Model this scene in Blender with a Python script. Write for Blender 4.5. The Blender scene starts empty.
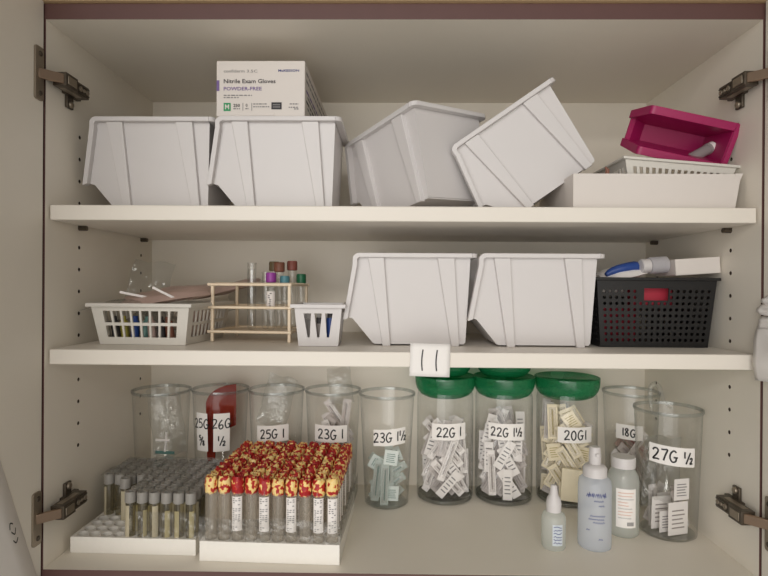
import bpy, math, random
from mathutils import Vector, Matrix, Euler
random.seed(7)
PI = math.pi
scene = bpy.context.scene
COL = scene.collection
WX, H, DP = .44, .6815, .3025          # cabinet interior: half width, height, depth
Z2, Z1 = .2724, .4532                  # tops of the two shelves

# ------------------------------------------------------------------ materials
def lin(c):
    return tuple((v/12.92 if v <= .04045 else ((v+.055)/1.055)**2.4) for v in (x/255 for x in c))
def newmat(name):
    m = bpy.data.materials.new(name); m.use_nodes = True
    nt = m.node_tree; nt.nodes.clear()
    out = nt.nodes.new('ShaderNodeOutputMaterial')
    return m, nt, out
def solid(name, rgb, rough=.5, var=.05, scale=30, bump=0., bscale=200, metal=0., spec=.5, sss=0.):
    m, nt, out = newmat(name); N = nt.nodes; L = nt.links
    p = N.new('ShaderNodeBsdfPrincipled'); L.new(p.outputs[0], out.inputs[0])
    p.inputs['Roughness'].default_value = rough; p.inputs['Metallic'].default_value = metal
    p.inputs['Specular IOR Level'].default_value = spec
    if sss: p.inputs['Subsurface Weight'].default_value = sss; p.inputs['Subsurface Radius'].default_value = (.01,.01,.01)
    tc = N.new('ShaderNodeTexCoord'); nz = N.new('ShaderNodeTexNoise'); nz.inputs['Scale'].default_value = scale
    nz.inputs['Detail'].default_value = 4
    L.new(tc.outputs['Object'], nz.inputs['Vector'])
    mix = N.new('ShaderNodeMix'); mix.data_type = 'RGBA'
    c = lin(rgb)
    mix.inputs[6].default_value = tuple(v*(1-var) for v in c)+(1,)
    mix.inputs[7].default_value = tuple(min(1, v*(1+var)) for v in c)+(1,)
    L.new(nz.outputs[0], mix.inputs[0]); L.new(mix.outputs[2], p.inputs['Base Color'])
    if bump:
        n2 = N.new('ShaderNodeTexNoise'); n2.inputs['Scale'].default_value = bscale
        L.new(tc.outputs['Object'], n2.inputs['Vector'])
        b = N.new('ShaderNodeBump'); b.inputs['Strength'].default_value = bump; b.inputs['Distance'].default_value = .001
        L.new(n2.outputs[0], b.inputs['Height']); L.new(b.outputs[0], p.inputs['Normal'])
    return m
def clear(name, tint=(.96,.97,.96), edge=(.55,.58,.57), body=0., bodyc=(200,200,195), gloss=.9, rough=.06, f0=.04, f1=.45, crinkle=0., cscale=60):
    """thin clear plastic: see-through, darker where the wall is seen edge-on, with a surface shine"""
    m, nt, out = newmat(name); N = nt.nodes; L = nt.links
    lw = N.new('ShaderNodeLayerWeight'); lw.inputs[0].default_value = .5
    pw = N.new('ShaderNodeMath'); pw.operation = 'POWER'; pw.inputs[1].default_value = 3.5
    L.new(lw.outputs['Facing'], pw.inputs[0])
    mx = N.new('ShaderNodeMix'); mx.data_type = 'RGBA'
    mx.inputs[6].default_value = tint+(1,); mx.inputs[7].default_value = edge+(1,)
    L.new(pw.outputs[0], mx.inputs[0])
    tr = N.new('ShaderNodeBsdfTransparent'); L.new(mx.outputs[2], tr.inputs[0])
    gl = N.new('ShaderNodeBsdfGlossy'); gl.inputs['Roughness'].default_value = rough
    gl.inputs['Color'].default_value = (gloss,)*3+(1,)
    ma = N.new('ShaderNodeMath'); ma.operation = 'MULTIPLY_ADD'; ma.inputs[1].default_value = f1; ma.inputs[2].default_value = f0
    L.new(pw.outputs[0], ma.inputs[0])
    ms = N.new('ShaderNodeMixShader'); L.new(ma.outputs[0], ms.inputs[0]); L.new(tr.outputs[0], ms.inputs[1]); L.new(gl.outputs[0], ms.inputs[2])
    last = ms
    if body:
        df = N.new('ShaderNodeBsdfDiffuse'); df.inputs[0].default_value = lin(bodyc)+(1,)
        tl = N.new('ShaderNodeBsdfTranslucent'); tl.inputs[0].default_value = lin(bodyc)+(1,)
        m1 = N.new('ShaderNodeMixShader'); m1.inputs[0].default_value = .4
        L.new(df.outputs[0], m1.inputs[1]); L.new(tl.outputs[0], m1.inputs[2])
        m2 = N.new('ShaderNodeMixShader'); m2.inputs[0].default_value = body
        L.new(ms.outputs[0], m2.inputs[1]); L.new(m1.outputs[0], m2.inputs[2]); last = m2
    if crinkle:
        tc = N.new('ShaderNodeTexCoord'); n2 = N.new('ShaderNodeTexNoise'); n2.inputs['Scale'].default_value = cscale
        L.new(tc.outputs['Object'], n2.inputs['Vector'])
        b = N.new('ShaderNodeBump'); b.inputs['Strength'].default_value = crinkle; b.inputs['Distance'].default_value = .01
        L.new(n2.outputs[0], b.inputs['Height']); L.new(b.outputs[0], gl.inputs['Normal'])
    L.new(last.outputs[0], out.inputs[0])
    return m
def tiger(name):
    m, nt, out = newmat(name); N = nt.nodes; L = nt.links
    p = N.new('ShaderNodeBsdfPrincipled'); L.new(p.outputs[0], out.inputs[0]); p.inputs['Roughness'].default_value = .45
    tc = N.new('ShaderNodeTexCoord'); oi = N.new('ShaderNodeObjectInfo')
    mu = N.new('ShaderNodeVectorMath'); mu.operation = 'MULTIPLY_ADD'
    L.new(oi.outputs['Random'], mu.inputs[0]); mu.inputs[1].default_value = (7, 11, 5); L.new(tc.outputs['Object'], mu.inputs[2])
    nz = N.new('ShaderNodeTexNoise'); nz.inputs['Scale'].default_value = 165; nz.inputs['Detail'].default_value = 1.5
    L.new(mu.outputs[0], nz.inputs['Vector'])
    ad = N.new('ShaderNodeMath'); ad.operation = 'MULTIPLY_ADD'; ad.inputs[1].default_value = .16; ad.inputs[2].default_value = -.08
    L.new(oi.outputs['Random'], ad.inputs[0])
    a2 = N.new('ShaderNodeMath'); a2.operation = 'ADD'; L.new(nz.outputs[0], a2.inputs[0]); L.new(ad.outputs[0], a2.inputs[1])
    cr = N.new('ShaderNodeValToRGB'); e = cr.color_ramp.elements
    e[0].position = .42; e[0].color = lin((168, 26, 30))+(1,)
    e[1].position = .62; e[1].color = lin((246, 216, 146))+(1,)
    x = cr.color_ramp.elements.new(.515); x.color = lin((196, 44, 36))+(1,)
    x = cr.color_ramp.elements.new(.545); x.color = lin((244, 204, 116))+(1,)
    L.new(a2.outputs[0], cr.inputs[0]); L.new(cr.outputs[0], p.inputs['Base Color'])
    b = N.new('ShaderNodeBump'); b.inputs['Strength'].default_value = .8; b.inputs['Distance'].default_value = .002
    L.new(nz.outputs[0], b.inputs['Height']); L.new(b.outputs[0], p.inputs['Normal'])
    return m

M = {}
M['laminate'] = solid('cabinet_laminate', (236, 229, 216), .45, .025, 14)
M['shelf'] = solid('shelf_laminate', (232, 225, 214), .42, .02, 18)
M['edge'] = solid('maroon_edge_band', (92, 62, 58), .5, .10, 60)
M['hole'] = solid('peg_hole_chipboard', (70, 58, 46), .9, .1, 200)
M['wall'] = solid('painted_wall', (190, 178, 158), .8, .03, 8, .1)
M['oak'] = solid('tan_trim', (206, 178, 140), .6, .08, 40)
M['white'] = solid('white_plastic', (212, 208, 207), .38, .012, 40)
M['whiteb'] = solid('white_basket_plastic', (214, 210, 202), .42, .015, 40)
M['card'] = solid('white_card', (220, 213, 207), .7, .015, 60)
M['cardin'] = solid('kraft_inner_card', (150, 128, 100), .8, .05, 60)
M['paper'] = solid('label_paper', (242, 238, 234), .75, .015, 90)
M['ink'] = solid('marker_ink', (24, 24, 26), .5, .02)
M['magenta'] = solid('magenta_plastic', (160, 26, 88), .35, .03, 40)
M['black'] = solid('black_plastic', (16, 15, 16), .45, .05, 60)
M['steel'] = solid('hinge_steel', (150, 138, 122), .35, .12, 60, metal=.6)
M['darksteel'] = solid('hinge_dark_steel', (88, 79, 68), .40, .22, 160, metal=.55)
M['brightsteel'] = solid('hinge_bright_steel', (176, 150, 128), .3, .08, 60, metal=.9)
M['cream'] = solid('cream_coated_wire', (234, 216, 190), .45, .07, 120)
M['foam'] = solid('white_foam', (240, 236, 228), .8, .02, 150, .25, 700)
M['lid'] = clear('green_lid_plastic', (.30,.74,.52), (.05,.33,.19), .45, (44, 168, 112), rough=.08, f0=.10, f1=.5)
M['jar'] = clear('clear_acrylic', (.988,.99,.988), (.60,.62,.62), .0, rough=.05, f0=.05, f1=.55)
M['rimc'] = clear('acrylic_rim', (.86,.88,.88), (.40,.42,.43), .06, (190, 195, 195), rough=.06, f0=.09, f1=.5)
M['film'] = clear('clear_film', (.95,.955,.95), (.62,.62,.62), .07, (220, 220, 216), rough=.12, f0=.05, f1=.5, crinkle=.9, cscale=45)
M['wrap'] = clear('clear_tray_sleeve', (.95,.95,.94), (.55,.55,.54), .09, (190, 188, 182), rough=.15, f0=.05, f1=.4, crinkle=.6, cscale=60)
M['blister'] = clear('clear_blister', (.97,.965,.965), (.62,.60,.60), .16, (240, 236, 234), rough=.1, f0=.09, f1=.5)
M['tube'] = clear('clear_tube', (.975,.965,.95), (.56,.55,.52), .26, (222, 212, 196), rough=.08, f0=.06, f1=.45)
M['tubeg'] = clear('grey_top_tube', (.90,.88,.80), (.40,.38,.33), .16, (166, 158, 138), rough=.1, f0=.06, f1=.45)
M['capgrey'] = solid('grey_rubber', (150, 146, 140), .5, .08, 300, .2, 900)
M['powder'] = solid('white_powder', (196, 186, 160), .9, .08, 300)
M['yellowlab'] = solid('yellow_label', (178, 166, 124), .7, .08, 200)
M['tiger'] = tiger('red_yellow_rubber')
M['printlab'] = solid('printed_tube_label', (238, 232, 228), .7, .03, 300)
M['greyprint'] = solid('grey_print', (130, 128, 128), .7, .05)
M['blackprint'] = solid('black_print', (52, 50, 54), .7, .05)
M['purple'] = solid('purple_print', (118, 96, 150), .7, .05)
M['navy'] = solid('blue_print', (58, 66, 128), .7, .05)
M['greenp'] = solid('green_print', (46, 150, 96), .7, .05)
M['orangep'] = solid('orange_print', (206, 132, 92), .7, .05)
M['redclear'] = clear('red_acrylic', (.62,.12,.08), (.3,.03,.02), .75, (178, 74, 58), rough=.15, f0=.05, f1=.3)
M['packpaper'] = solid('packet_paper', (240, 235, 232), .7, .03, 120)
M['packfilm'] = clear('packet_film', (.96,.95,.95), (.62,.60,.60), .62, (244, 238, 236), rough=.15, f0=.08, f1=.45)
M['tealfilm'] = clear('teal_packet_film', (.95,.97,.96), (.58,.63,.61), .50, (238, 246, 243), rough=.15, f0=.08, f1=.45)
M['packcream'] = solid('cream_packet_paper', (240, 228, 200), .7, .04, 120)
M['packteal'] = solid('pale_teal_paper', (230, 238, 235), .7, .04, 120)
M['packpink'] = solid('pinkish_brown_film', (188, 162, 152), .32, .12, 45, .9, 70)
M['hubgrey'] = solid('grey_needle_cap', (150, 142, 138), .45, .05)
M['hubteal'] = solid('teal_needle_cap', (86, 128, 122), .45, .05)
M['hubyel'] = solid('olive_yellow_cap', (176, 160, 84), .45, .05)
M['hubred'] = solid('red_needle_cap', (168, 60, 60), .45, .05)
M['blue'] = solid('blue_plastic', (38, 70, 140), .4, .05)
M['red'] = solid('red_card', (178, 40, 62), .5, .06)
M['yellow'] = solid('yellow_plastic', (170, 160, 70), .45, .05)
M['darkitem'] = solid('dark_plastic', (60, 58, 60), .5, .06)
M['brown'] = solid('brown_cap', (132, 84, 66), .5, .06)
M['capgreen'] = solid('green_cap', (30, 104, 70), .45, .05)
M['cappurple'] = solid('purple_cap', (150, 62, 156), .45, .05)
M['capteal'] = solid('teal_cap', (84, 140, 152), .45, .05)
M['bluewater'] = clear('bluish_spray_plastic', (.97,.98,.99), (.66,.70,.76), .50, (238, 243, 252), rough=.15, f0=.05, f1=.4)
M['milky'] = clear('frosted_bottle_plastic', (.98,.985,.98), (.70,.73,.71), .45, (242, 246, 242), rough=.2, f0=.05, f1=.35)
M['bottlew'] = clear('translucent_bottle', (.85,.85,.85), (.6,.6,.6), .8, (226, 224, 228), rough=.2, f0=.05, f1=.3)
M['shellw'] = clear('translucent_white_plastic', (.85,.85,.85), (.6,.6,.6), .5, (214, 212, 210), rough=.2, f0=.05, f1=.3)

# ------------------------------------------------------------------ mesh helpers
class MB:
    def __init__(s): s.v = []; s.f = []; s.m = []
    def add(s, vs, fs, mi=0, T=None):
        o = len(s.v)
        s.v += [tuple(T @ Vector(p)) if T is not None else tuple(p) for p in vs]
        s.f += [tuple(o+i for i in f) for f in fs]; s.m += [mi]*len(fs)
    def box(s, a, b, mi=0, T=None):
        x0,y0,z0 = a; x1,y1,z1 = b
        s.hexa([(x0,y0,z0),(x1,y0,z0),(x1,y1,z0),(x0,y1,z0),(x0,y0,z1),(x1,y0,z1),(x1,y1,z1),(x0,y1,z1)], mi, T)
    def hexa(s, p, mi=0, T=None):
        s.add(p, [(3,2,1,0),(4,5,6,7),(0,1,5,4),(1,2,6,5),(2,3,7,6),(3,0,4,7)], mi, T)
    def prism(s, poly, y0, y1, mi=0, T=None, ax='y'):
        n = len(poly)
        g = {'y': lambda p, w: (p[0], w, p[1]), 'z': lambda p, w: (p[0], p[1], w), 'x': lambda p, w: (w, p[0], p[1])}[ax]
        vs = [g(p, y0) for p in poly]+[g(p, y1) for p in poly]
        fs = [tuple(range(n)), tuple(range(2*n-1, n-1, -1))]+[(i, n+i, n+(i+1) % n, (i+1) % n) for i in range(n)]
        s.add(vs, fs, mi, T)
    def lathe(s, prof, seg=24, mi=0, T=None, star=0.):
        vs = []; fs = []; rings = []
        for r, z in prof:
            if r < 1e-6: rings.append([len(vs)]); vs.append((0, 0, z))
            else:
                rings.append(list(range(len(vs), len(vs)+seg)))
                for k in range(seg):
                    a = 2*PI*k/seg; rr = r*(1+(star if k % 2 else 0)); vs.append((rr*math.cos(a), rr*math.sin(a), z))
        for A, B in zip(rings, rings[1:]):
            for k in range(seg):
                a0, a1 = A[k % len(A)], A[(k+1) % len(A)]; b0, b1 = B[k % len(B)], B[(k+1) % len(B)]
                f = [a0, a1, b1, b0]; g = []
                for q in f:
                    if q not in g: g.append(q)
                if len(g) > 2: fs.append(tuple(g))
        s.add(vs, fs, mi, T)
    def tube(s, pts, r, seg=8, mi=0, T=None, caps=True):
        pts = [Vector(p) for p in pts]; n = len(pts); vs = []; fs = []
        up = None
        for i, p in enumerate(pts):
            t = (pts[min(i+1, n-1)]-pts[max(i-1, 0)]).normalized()
            if up is None: up = t.orthogonal().normalized()
            up = (up-t*up.dot(t)).normalized(); w = t.cross(up)
            rr = r[i] if isinstance(r, (list, tuple)) else r
            for k in range(seg):
                a = 2*PI*k/seg; vs.append(p+rr*(math.cos(a)*up+math.sin(a)*w))
        for i in range(n-1):
            for k in range(seg):
                fs.append((i*seg+k, i*seg+(k+1) % seg, (i+1)*seg+(k+1) % seg, (i+1)*seg+k))
        if caps: fs += [tuple(range(seg-1, -1, -1)), tuple(range((n-1)*seg, n*seg))]
        s.add(vs, fs, mi, T)
    def grid(s, fn, nu, nv, mi=0, T=None):
        vs = [fn(i/nu, j/nv) for j in range(nv+1) for i in range(nu+1)]
        fs = [(j*(nu+1)+i, j*(nu+1)+i+1, (j+1)*(nu+1)+i+1, (j+1)*(nu+1)+i) for j in range(nv) for i in range(nu)]
        s.add(vs, fs, mi, T)
    def perf(s, P, nu, nv, hw, hh, kind='rect', mu=.06, mv=.1, mi=0, seg=8, skip=None):
        """perforated panel on the patch P(u,v): nu x nv holes, hw/hh their share of a cell"""
        us = [0]+[mu+(1-2*mu)*i/nu for i in range(nu+1)]+[1]
        vs_ = [0]+[mv+(1-2*mv)*j/nv for j in range(nv+1)]+[1]
        for j in range(len(vs_)-1):
            for i in range(len(us)-1):
                u0, u1, v0, v1 = us[i], us[i+1], vs_[j], vs_[j+1]
                inner = 0 < i < len(us)-2 and 0 < j < len(vs_)-2
                if not inner or (skip and skip(i-1, j-1)):
                    s.add([P(u0,v0),P(u1,v0),P(u1,v1),P(u0,v1)], [(0,1,2,3)], mi); continue
                O = []; I = []
                for k in range(seg):
                    a = 2*PI*(k+.5)/seg if seg == 4 else 2*PI*k/seg
                    c, d = math.cos(a), math.sin(a); q = 1/max(abs(c), abs(d)); c1, d1 = c*q, d*q
                    O.append((c1, d1))
                    if kind == 'rect': I.append((c1*hw, d1*hh))
                    elif kind == 'vee': I.append((c1*hw*(.35+.65*(d1+1)/2), d1*hh))
                    else: I.append((c*hw, d*hh))
                g = lambda c: P(u0+(u1-u0)*(c[0]+1)/2, v0+(v1-v0)*(c[1]+1)/2)
                s.add([g(c) for c in O]+[g(c) for c in I], [(k, (k+1) % seg, seg+(k+1) % seg, seg+k) for k in range(seg)], mi)
    def build(s, name, mats, parent=None, smooth=35, solid_t=0., off=-1, bevel=0., loc=None, rot=None):
        me = bpy.data.meshes.new(name); me.from_pydata(s.v, [], s.f)
        for m in (mats if isinstance(mats, (list, tuple)) else [mats]): me.materials.append(m)
        me.polygons.foreach_set('material_index', s.m)
        if smooth:
            me.shade_smooth(); me.set_sharp_from_angle(angle=math.radians(smooth))
        me.update()
        o = bpy.data.objects.new(name, me); COL.objects.link(o)
        if parent: o.parent = parent
        if loc: o.location = loc
        if rot: o.rotation_euler = rot
        if solid_t:
            md = o.modifiers.new('solidify', 'SOLIDIFY'); md.thickness = solid_t; md.offset = off
        if bevel:
            md = o.modifiers.new('bevel', 'BEVEL'); md.width = bevel; md.segments = 2; md.limit_method = 'ANGLE'
        return o
def tag(o, label, cat, group=None):
    o['label'] = label; o['category'] = cat
    if group: o['group'] = group
    return o
def thing(name, label, cat, loc=(0,0,0), rot=(0,0,0), group=None):
    o = bpy.data.objects.new(name, None); o.empty_display_size = .02; COL.objects.link(o)
    o.location = loc; o.rotation_euler = rot
    return tag(o, label, cat, group)
def structure(o): o['kind'] = 'structure'; return o
def dup(root, label=None, loc=None, rot=None, group=None):
    r = root.copy(); COL.objects.link(r)
    if loc is not None: r.location = loc
    if rot is not None: r.rotation_euler = rot
    if label: r['label'] = label
    if group: r['group'] = group
    for ch in list(root.children):
        c = ch.copy(); COL.objects.link(c); c.parent = r
        for g in list(ch.children):
            d = g.copy(); COL.objects.link(d); d.parent = c
    return r
def bil(a, b, c, d):
    a, b, c, d = map(Vector, (a, b, c, d))
    return lambda u, v: tuple((a*(1-u)+b*u)*(1-v)+(d*(1-u)+c*u)*v)

# ------------------------------------------------------------------ handwriting and print
GL = {'1': (.22, [[(.12,1),(.1,.5),(.12,0)]]),
 '2': (.58, [[(.03,.76),(.14,.95),(.36,.97),(.47,.8),(.36,.5),(.04,.03),(.3,.07),(.56,.05)]]),
 '3': (.54, [[(.05,.9),(.25,1),(.44,.86),(.38,.64),(.2,.54),(.4,.46),(.5,.24),(.32,.03),(.03,.1)]]),
 '5': (.56, [[(.5,.98),(.12,.95),(.09,.58),(.3,.64),(.5,.42),(.4,.1),(.05,.03)]]),
 '6': (.54, [[(.4,1),(.15,.68),(.05,.3),(.2,.02),(.45,.14),(.45,.4),(.25,.46),(.08,.28)]]),
 '7': (.54, [[(.02,.94),(.25,.96),(.5,.97),(.34,.5),(.2,0)]]),
 '8': (.54, [[(.42,.85),(.25,1),(.08,.8),(.42,.3),(.3,.02),(.08,.2),(.16,.46),(.42,.85)]]),
 '0': (.56, [[(.28,1),(.07,.72),(.05,.3),(.24,.0),(.46,.22),(.48,.7),(.28,1)]]),
 'G': (.7, [[(.52,.86),(.32,1),(.09,.75),(.03,.35),(.2,.02),(.46,.1),(.52,.42)],[(.3,.42),(.48,.43),(.64,.42)]]),
 '/': (.42, [[(.4,1),(.2,.5),(0,0)]]), ' ': (.22, []), 'l': (.2, [[(.1,1),(.1,0)]])}
def smoothpts(p, n=5):
    if len(p) < 3: return p
    q = [p[0]]+list(p)+[p[-1]]; o = []
    for i in range(1, len(q)-2):
        a, b, c, d = q[i-1:i+3]
        for k in range(n):
            t = k/n
            o.append(tuple(.5*(2*b[j]+(c[j]-a[j])*t+(2*a[j]-5*b[j]+4*c[j]-d[j])*t*t+(3*b[j]-a[j]-3*c[j]+d[j])*t**3) for j in (0, 1)))
    return o+[p[-1]]
def ribbon(mb, pts, w, mp, mi=0):
    n = len(pts); vs = []
    for i, p in enumerate(pts):
        a, b = pts[max(i-1, 0)], pts[min(i+1, n-1)]
        dx, dy = b[0]-a[0], b[1]-a[1]; l = math.hypot(dx, dy) or 1
        nx, ny = -dy/l*w/2, dx/l*w/2
        vs += [mp(p[0]+nx, p[1]+ny), mp(p[0]-nx, p[1]-ny)]
    mb.add(vs, [(2*i, 2*i+1, 2*i+3, 2*i+2) for i in range(n-1)], mi)
def write(mb, text, h, w, mp, rnd, mi=0):
    """hand lettering centred on the map's origin; F = a small one-half fraction, E = five-eighths"""
    def glyphs(t):
        out = []; x = 0
        for ch in t:
            if ch in 'FE':
                a, b = ('1', '2') if ch == 'F' else ('5', '8')
                out.append((a, x, .5, .55)); out.append(('/', x+.18, .0, 1.0)); out.append((b, x+.5, -.02, .5)); x += .85
            else: out.append((ch, x, 0, 1)); x += GL[ch][0]+.12
        return out, x-.12
    g, W = glyphs(text)
    for ch, x, y, sc in g:
        jy = rnd.uniform(-.05, .05); jx = rnd.uniform(-.02, .02)
        for st in GL[ch][1]:
            ribbon(mb, [((x+jx+px*sc-W/2)*h, (y+jy+py*sc-.5)*h) for px, py in smoothpts(st)], w, mp, mi)
def textgeo(s, size, bold=0.):
    cu = bpy.data.curves.new('t', 'FONT'); cu.body = s; cu.size = size; cu.offset = bold; cu.resolution_u = 2
    o = bpy.data.objects.new('t', cu); COL.objects.link(o)
    bpy.context.view_layer.update()
    me = bpy.data.meshes.new_from_object(o.evaluated_get(bpy.context.evaluated_depsgraph_get()))
    vs = [(v.co.x, v.co.y) for v in me.vertices]; fs = [tuple(p.vertices) for p in me.polygons]
    bpy.data.objects.remove(o); bpy.data.curves.remove(cu); bpy.data.meshes.remove(me)
    return vs, fs
def printed(mb, s, x, y, width, mp, mi=0, bold=0., height=None):
    vs, fs = textgeo(s, 1., bold)
    x0 = min(v[0] for v in vs); x1 = max(v[0] for v in vs); y0 = min(v[1] for v in vs)
    k = width/(x1-x0); kh = k if height is None else height/(max(v[1] for v in vs)-y0)
    mb.add([mp(x+(v[0]-x0)*k, y+v[1]*kh) for v in vs], fs, mi)
def qd(mb, x0, y0, x1, y1, mp, mi=0):
    mb.add([mp(x0,y0), mp(x1,y0), mp(x1,y1), mp(x0,y1)], [(0,1,2,3)], mi)

# ------------------------------------------------------------------ room setting
mb = MB(); mb.box((-1.6, DP+.02, -.9), (1.6, DP+.12, 1.35)); structure(mb.build('wall_back', M['wall']))
mb = MB(); mb.box((-WX-.02, -.006, H+.0205), (WX+.02, DP+.019, H+.10)); structure(mb.build('trim_1', M['oak']))

# ------------------------------------------------------------------ cabinet
cab = thing('wall_cabinet', 'open beige laminate wall cabinet with maroon edges holding all the supplies', 'cabinet', (0, 0, 0))
T = .018
def side_panel(sx, yf, yb):
    mb = MB()
    x0, x1 = (-WX-T, -WX) if sx < 0 else (WX, WX+T)
    mb.box((x0, 0, -T), (x1, DP, H))
    for f in range(len(mb.f)):
        pass
    mb.m[2] = 1                                   # the front edge is banded in maroon
    o = mb.build('side_panel', [M['laminate'], M['edge'], M['hole']], cab, smooth=0)
    c = MB()
    zs = [.5556-.0302*i for i in range(4)]+[.4043-.0301*i for i in range(5)]+[.2231-.0301*i for i in range(4)]
    for z in zs:
        for y in (yf, yb):
            Tm = Matrix.Translation((sx*(WX-.004), y, z)) @ Matrix.Rotation(sx*PI/2, 4, 'Y')
            c.lathe([(0, 0), (.0027, 0), (.0027, .014), (0, .014)], 10, 2, Tm)
    cut = c.build('cutter', [M['hole']]*3, None, smooth=0)
    md = o.modifiers.new('b', 'BOOLEAN'); md.object = cut; md.operation = 'DIFFERENCE'; md.solver = 'EXACT'
    bpy.context.view_layer.update()
    me = bpy.data.meshes.new_from_object(o.evaluated_get(bpy.context.evaluated_depsgraph_get()))
    o.modifiers.clear(); o.data = me
    cm = cut.data; bpy.data.objects.remove(cut); bpy.data.meshes.remove(cm)
    return o
side_panel(-1, .0742, .2598); side_panel(1, .0600, .2598)
mb = MB(); mb.box((-WX, DP, -T), (WX, DP+.006, H)); mb.build('back_panel', M['laminate'], cab, smooth=0)
for n, z0, z1 in (('top_panel', H, H+.0195), ('bottom_panel', -.019, 0)):
    mb = MB(); mb.box((-WX-T if z0 > 0 else -WX, 0, z0), (WX+T if z0 > 0 else WX, DP, z1)); mb.m[2] = 1
    mb.build(n, [M['laminate'], M['edge']], cab, smooth=0)
for z in (Z1, Z2):
    mb = MB(); mb.box((-WX+.002, .006, z-.019), (WX-.002, DP-.001, z)); mb.build('shelf', M['shelf'], cab, smooth=0, bevel=.0015)
for sx, y in ((-1, .074), (-1, .2598), (1, .06), (1, .2598)):
    mb = MB(); Tm = Matrix.Translation((sx*WX, y, Z1-.0225)) @ Matrix.Rotation(-sx*PI/2, 4, 'Y')
    mb.lathe([(0, 0), (.0032, 0), (.0032, .011), (0, .011)], 10, 0, Tm); mb.box((sx*WX, y-.003, Z1-.0205), (sx*(WX-.010), y+.003, Z1-.0192))
    mb.build('shelf_pin', M['darksteel'], cab)
for sx in (-1, 1):
    mb = MB(); x0, x1 = sorted((sx*(WX+.0012), sx*(WX+.0192)))
    mb.box((x0, -.43, -.022), (x1, -.0022, H+.05)); mb.build('door', M['laminate'], cab, smooth=0, bevel=.001)
def hinge(sx, zc, up):
    h = bpy.data.objects.new('hinge', None); h.empty_display_size = .02; COL.objects.link(h); h.parent = cab; h.location = (sx*WX, 0 if sx < 0 else -.006, zc)
    X = lambda x: -sx*x                            # distance out from the panel
    def bx(mb, a, b, mi=0, Tm=None):
        xs = sorted((X(a[0]), X(b[0]))); mb.box((xs[0], a[1], a[2]), (xs[1], b[1], b[2]), mi, Tm)
    # cup plate on the door face
    mb = MB(); n = 8; poly = []
    for cy, cz, a0 in ((-.0075,.029,0),(-.0165,.029,PI/2),(-.0165,-.029,PI),(-.0075,-.029,1.5*PI)):
        for k in range(4):
            a = a0+PI/2*k/3; poly.append((cy-.001+.0035*math.cos(a), cz+.0035*math.sin(a)))
    mb.prism(poly, X(-.0025), X(.0012), 0, None, 'x')
    for z in (-.024, .024):
        mb.lathe([(.0034,0),(.0034,.0008),(.0022,.0014),(0,.0010)], 10, 1, Matrix.Translation((X(.0012), -.012, z)) @ Matrix.Rotation(-sx*PI/2, 4, 'Y'))
    mb.build('cup_plate', [M['steel'], M['darksteel']], h, bevel=.0004)
    # bright link between cup and arm
    mb = MB(); z = 0
    mb.hexa([(X(.0012),-.016,-.006),(X(.0012),-.010,-.006),(X(.0165),.008,-.006),(X(.0205),.004,-.006),
             (X(.0012),-.016,.006),(X(.0012),-.010,.006),(X(.0165),.008,.006),(X(.0205),.004,.006)] if sx > 0 else
            [(X(.0012),-.010,-.006),(X(.0012),-.016,-.006),(X(.0205),.004,-.006),(X(.0165),.008,-.006),
             (X(.0012),-.010,.006),(X(.0012),-.016,.006),(X(.0205),.004,.006),(X(.0165),.008,.006)])
    mb.build('link', M['brightsteel'], h, bevel=.0008)
    # arm body with slots and screws
    mb = MB()
    bx(mb, (.006, .004, -.0085), (.0230, .030, .0085)); bx(mb, (.006, .030, -.0078), (.0200, .061, .0078)); bx(mb, (.0228, .008, -.0050), (.0240, .026, .0050), 1)
    for zz in (-.0088, .0072): bx(mb, (.009, .012, zz), (.0165, .050, zz+.0016), 1)
    bx(mb, (.0195, .036, -.0055), (.0215, .060, -.0035)); bx(mb, (.0195, .036, .0035), (.0215, .060, .0055))
    for y, r in ((.040, .0036), (.048, .0026), (.056, .0034)):
        mb.lathe([(r, -.001), (r, .0016), (r*.6, .0022), (r*.5, .0006), (0, .0006)], 12, 1, Matrix.Translation((X(.0200), y, 0)) @ Matrix.Rotation(-sx*PI/2, 4, 'Y'))
    mb.build('arm', [M['darksteel'], M['steel']], h, bevel=.0012)
    # winged mounting plate on the side panel
    mb = MB()
    bx(mb, (0, .032, -.008), (.0065, .066, .008)); bx(mb, (0, .039, -.024 if up else -.009), (.004, .053, .009 if up else .024))
    for z in ((-.019,) if up else (.019,)):
        mb.lathe([(.0045, 0), (.0045, .0022), (.0028, .0032), (0, .0022)], 12, 1, Matrix.Translation((X(.004), .046, z)) @ Matrix.Rotation(-sx*PI/2, 4, 'Y'))
    mb.build('mounting_plate', [M['darksteel'], M['steel']], h, bevel=.0012)
    return h
for sx, zc in ((-1, .610), (-1, .068), (1, .610), (1, .074)):
    hinge(sx, zc, zc > .3)

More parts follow.
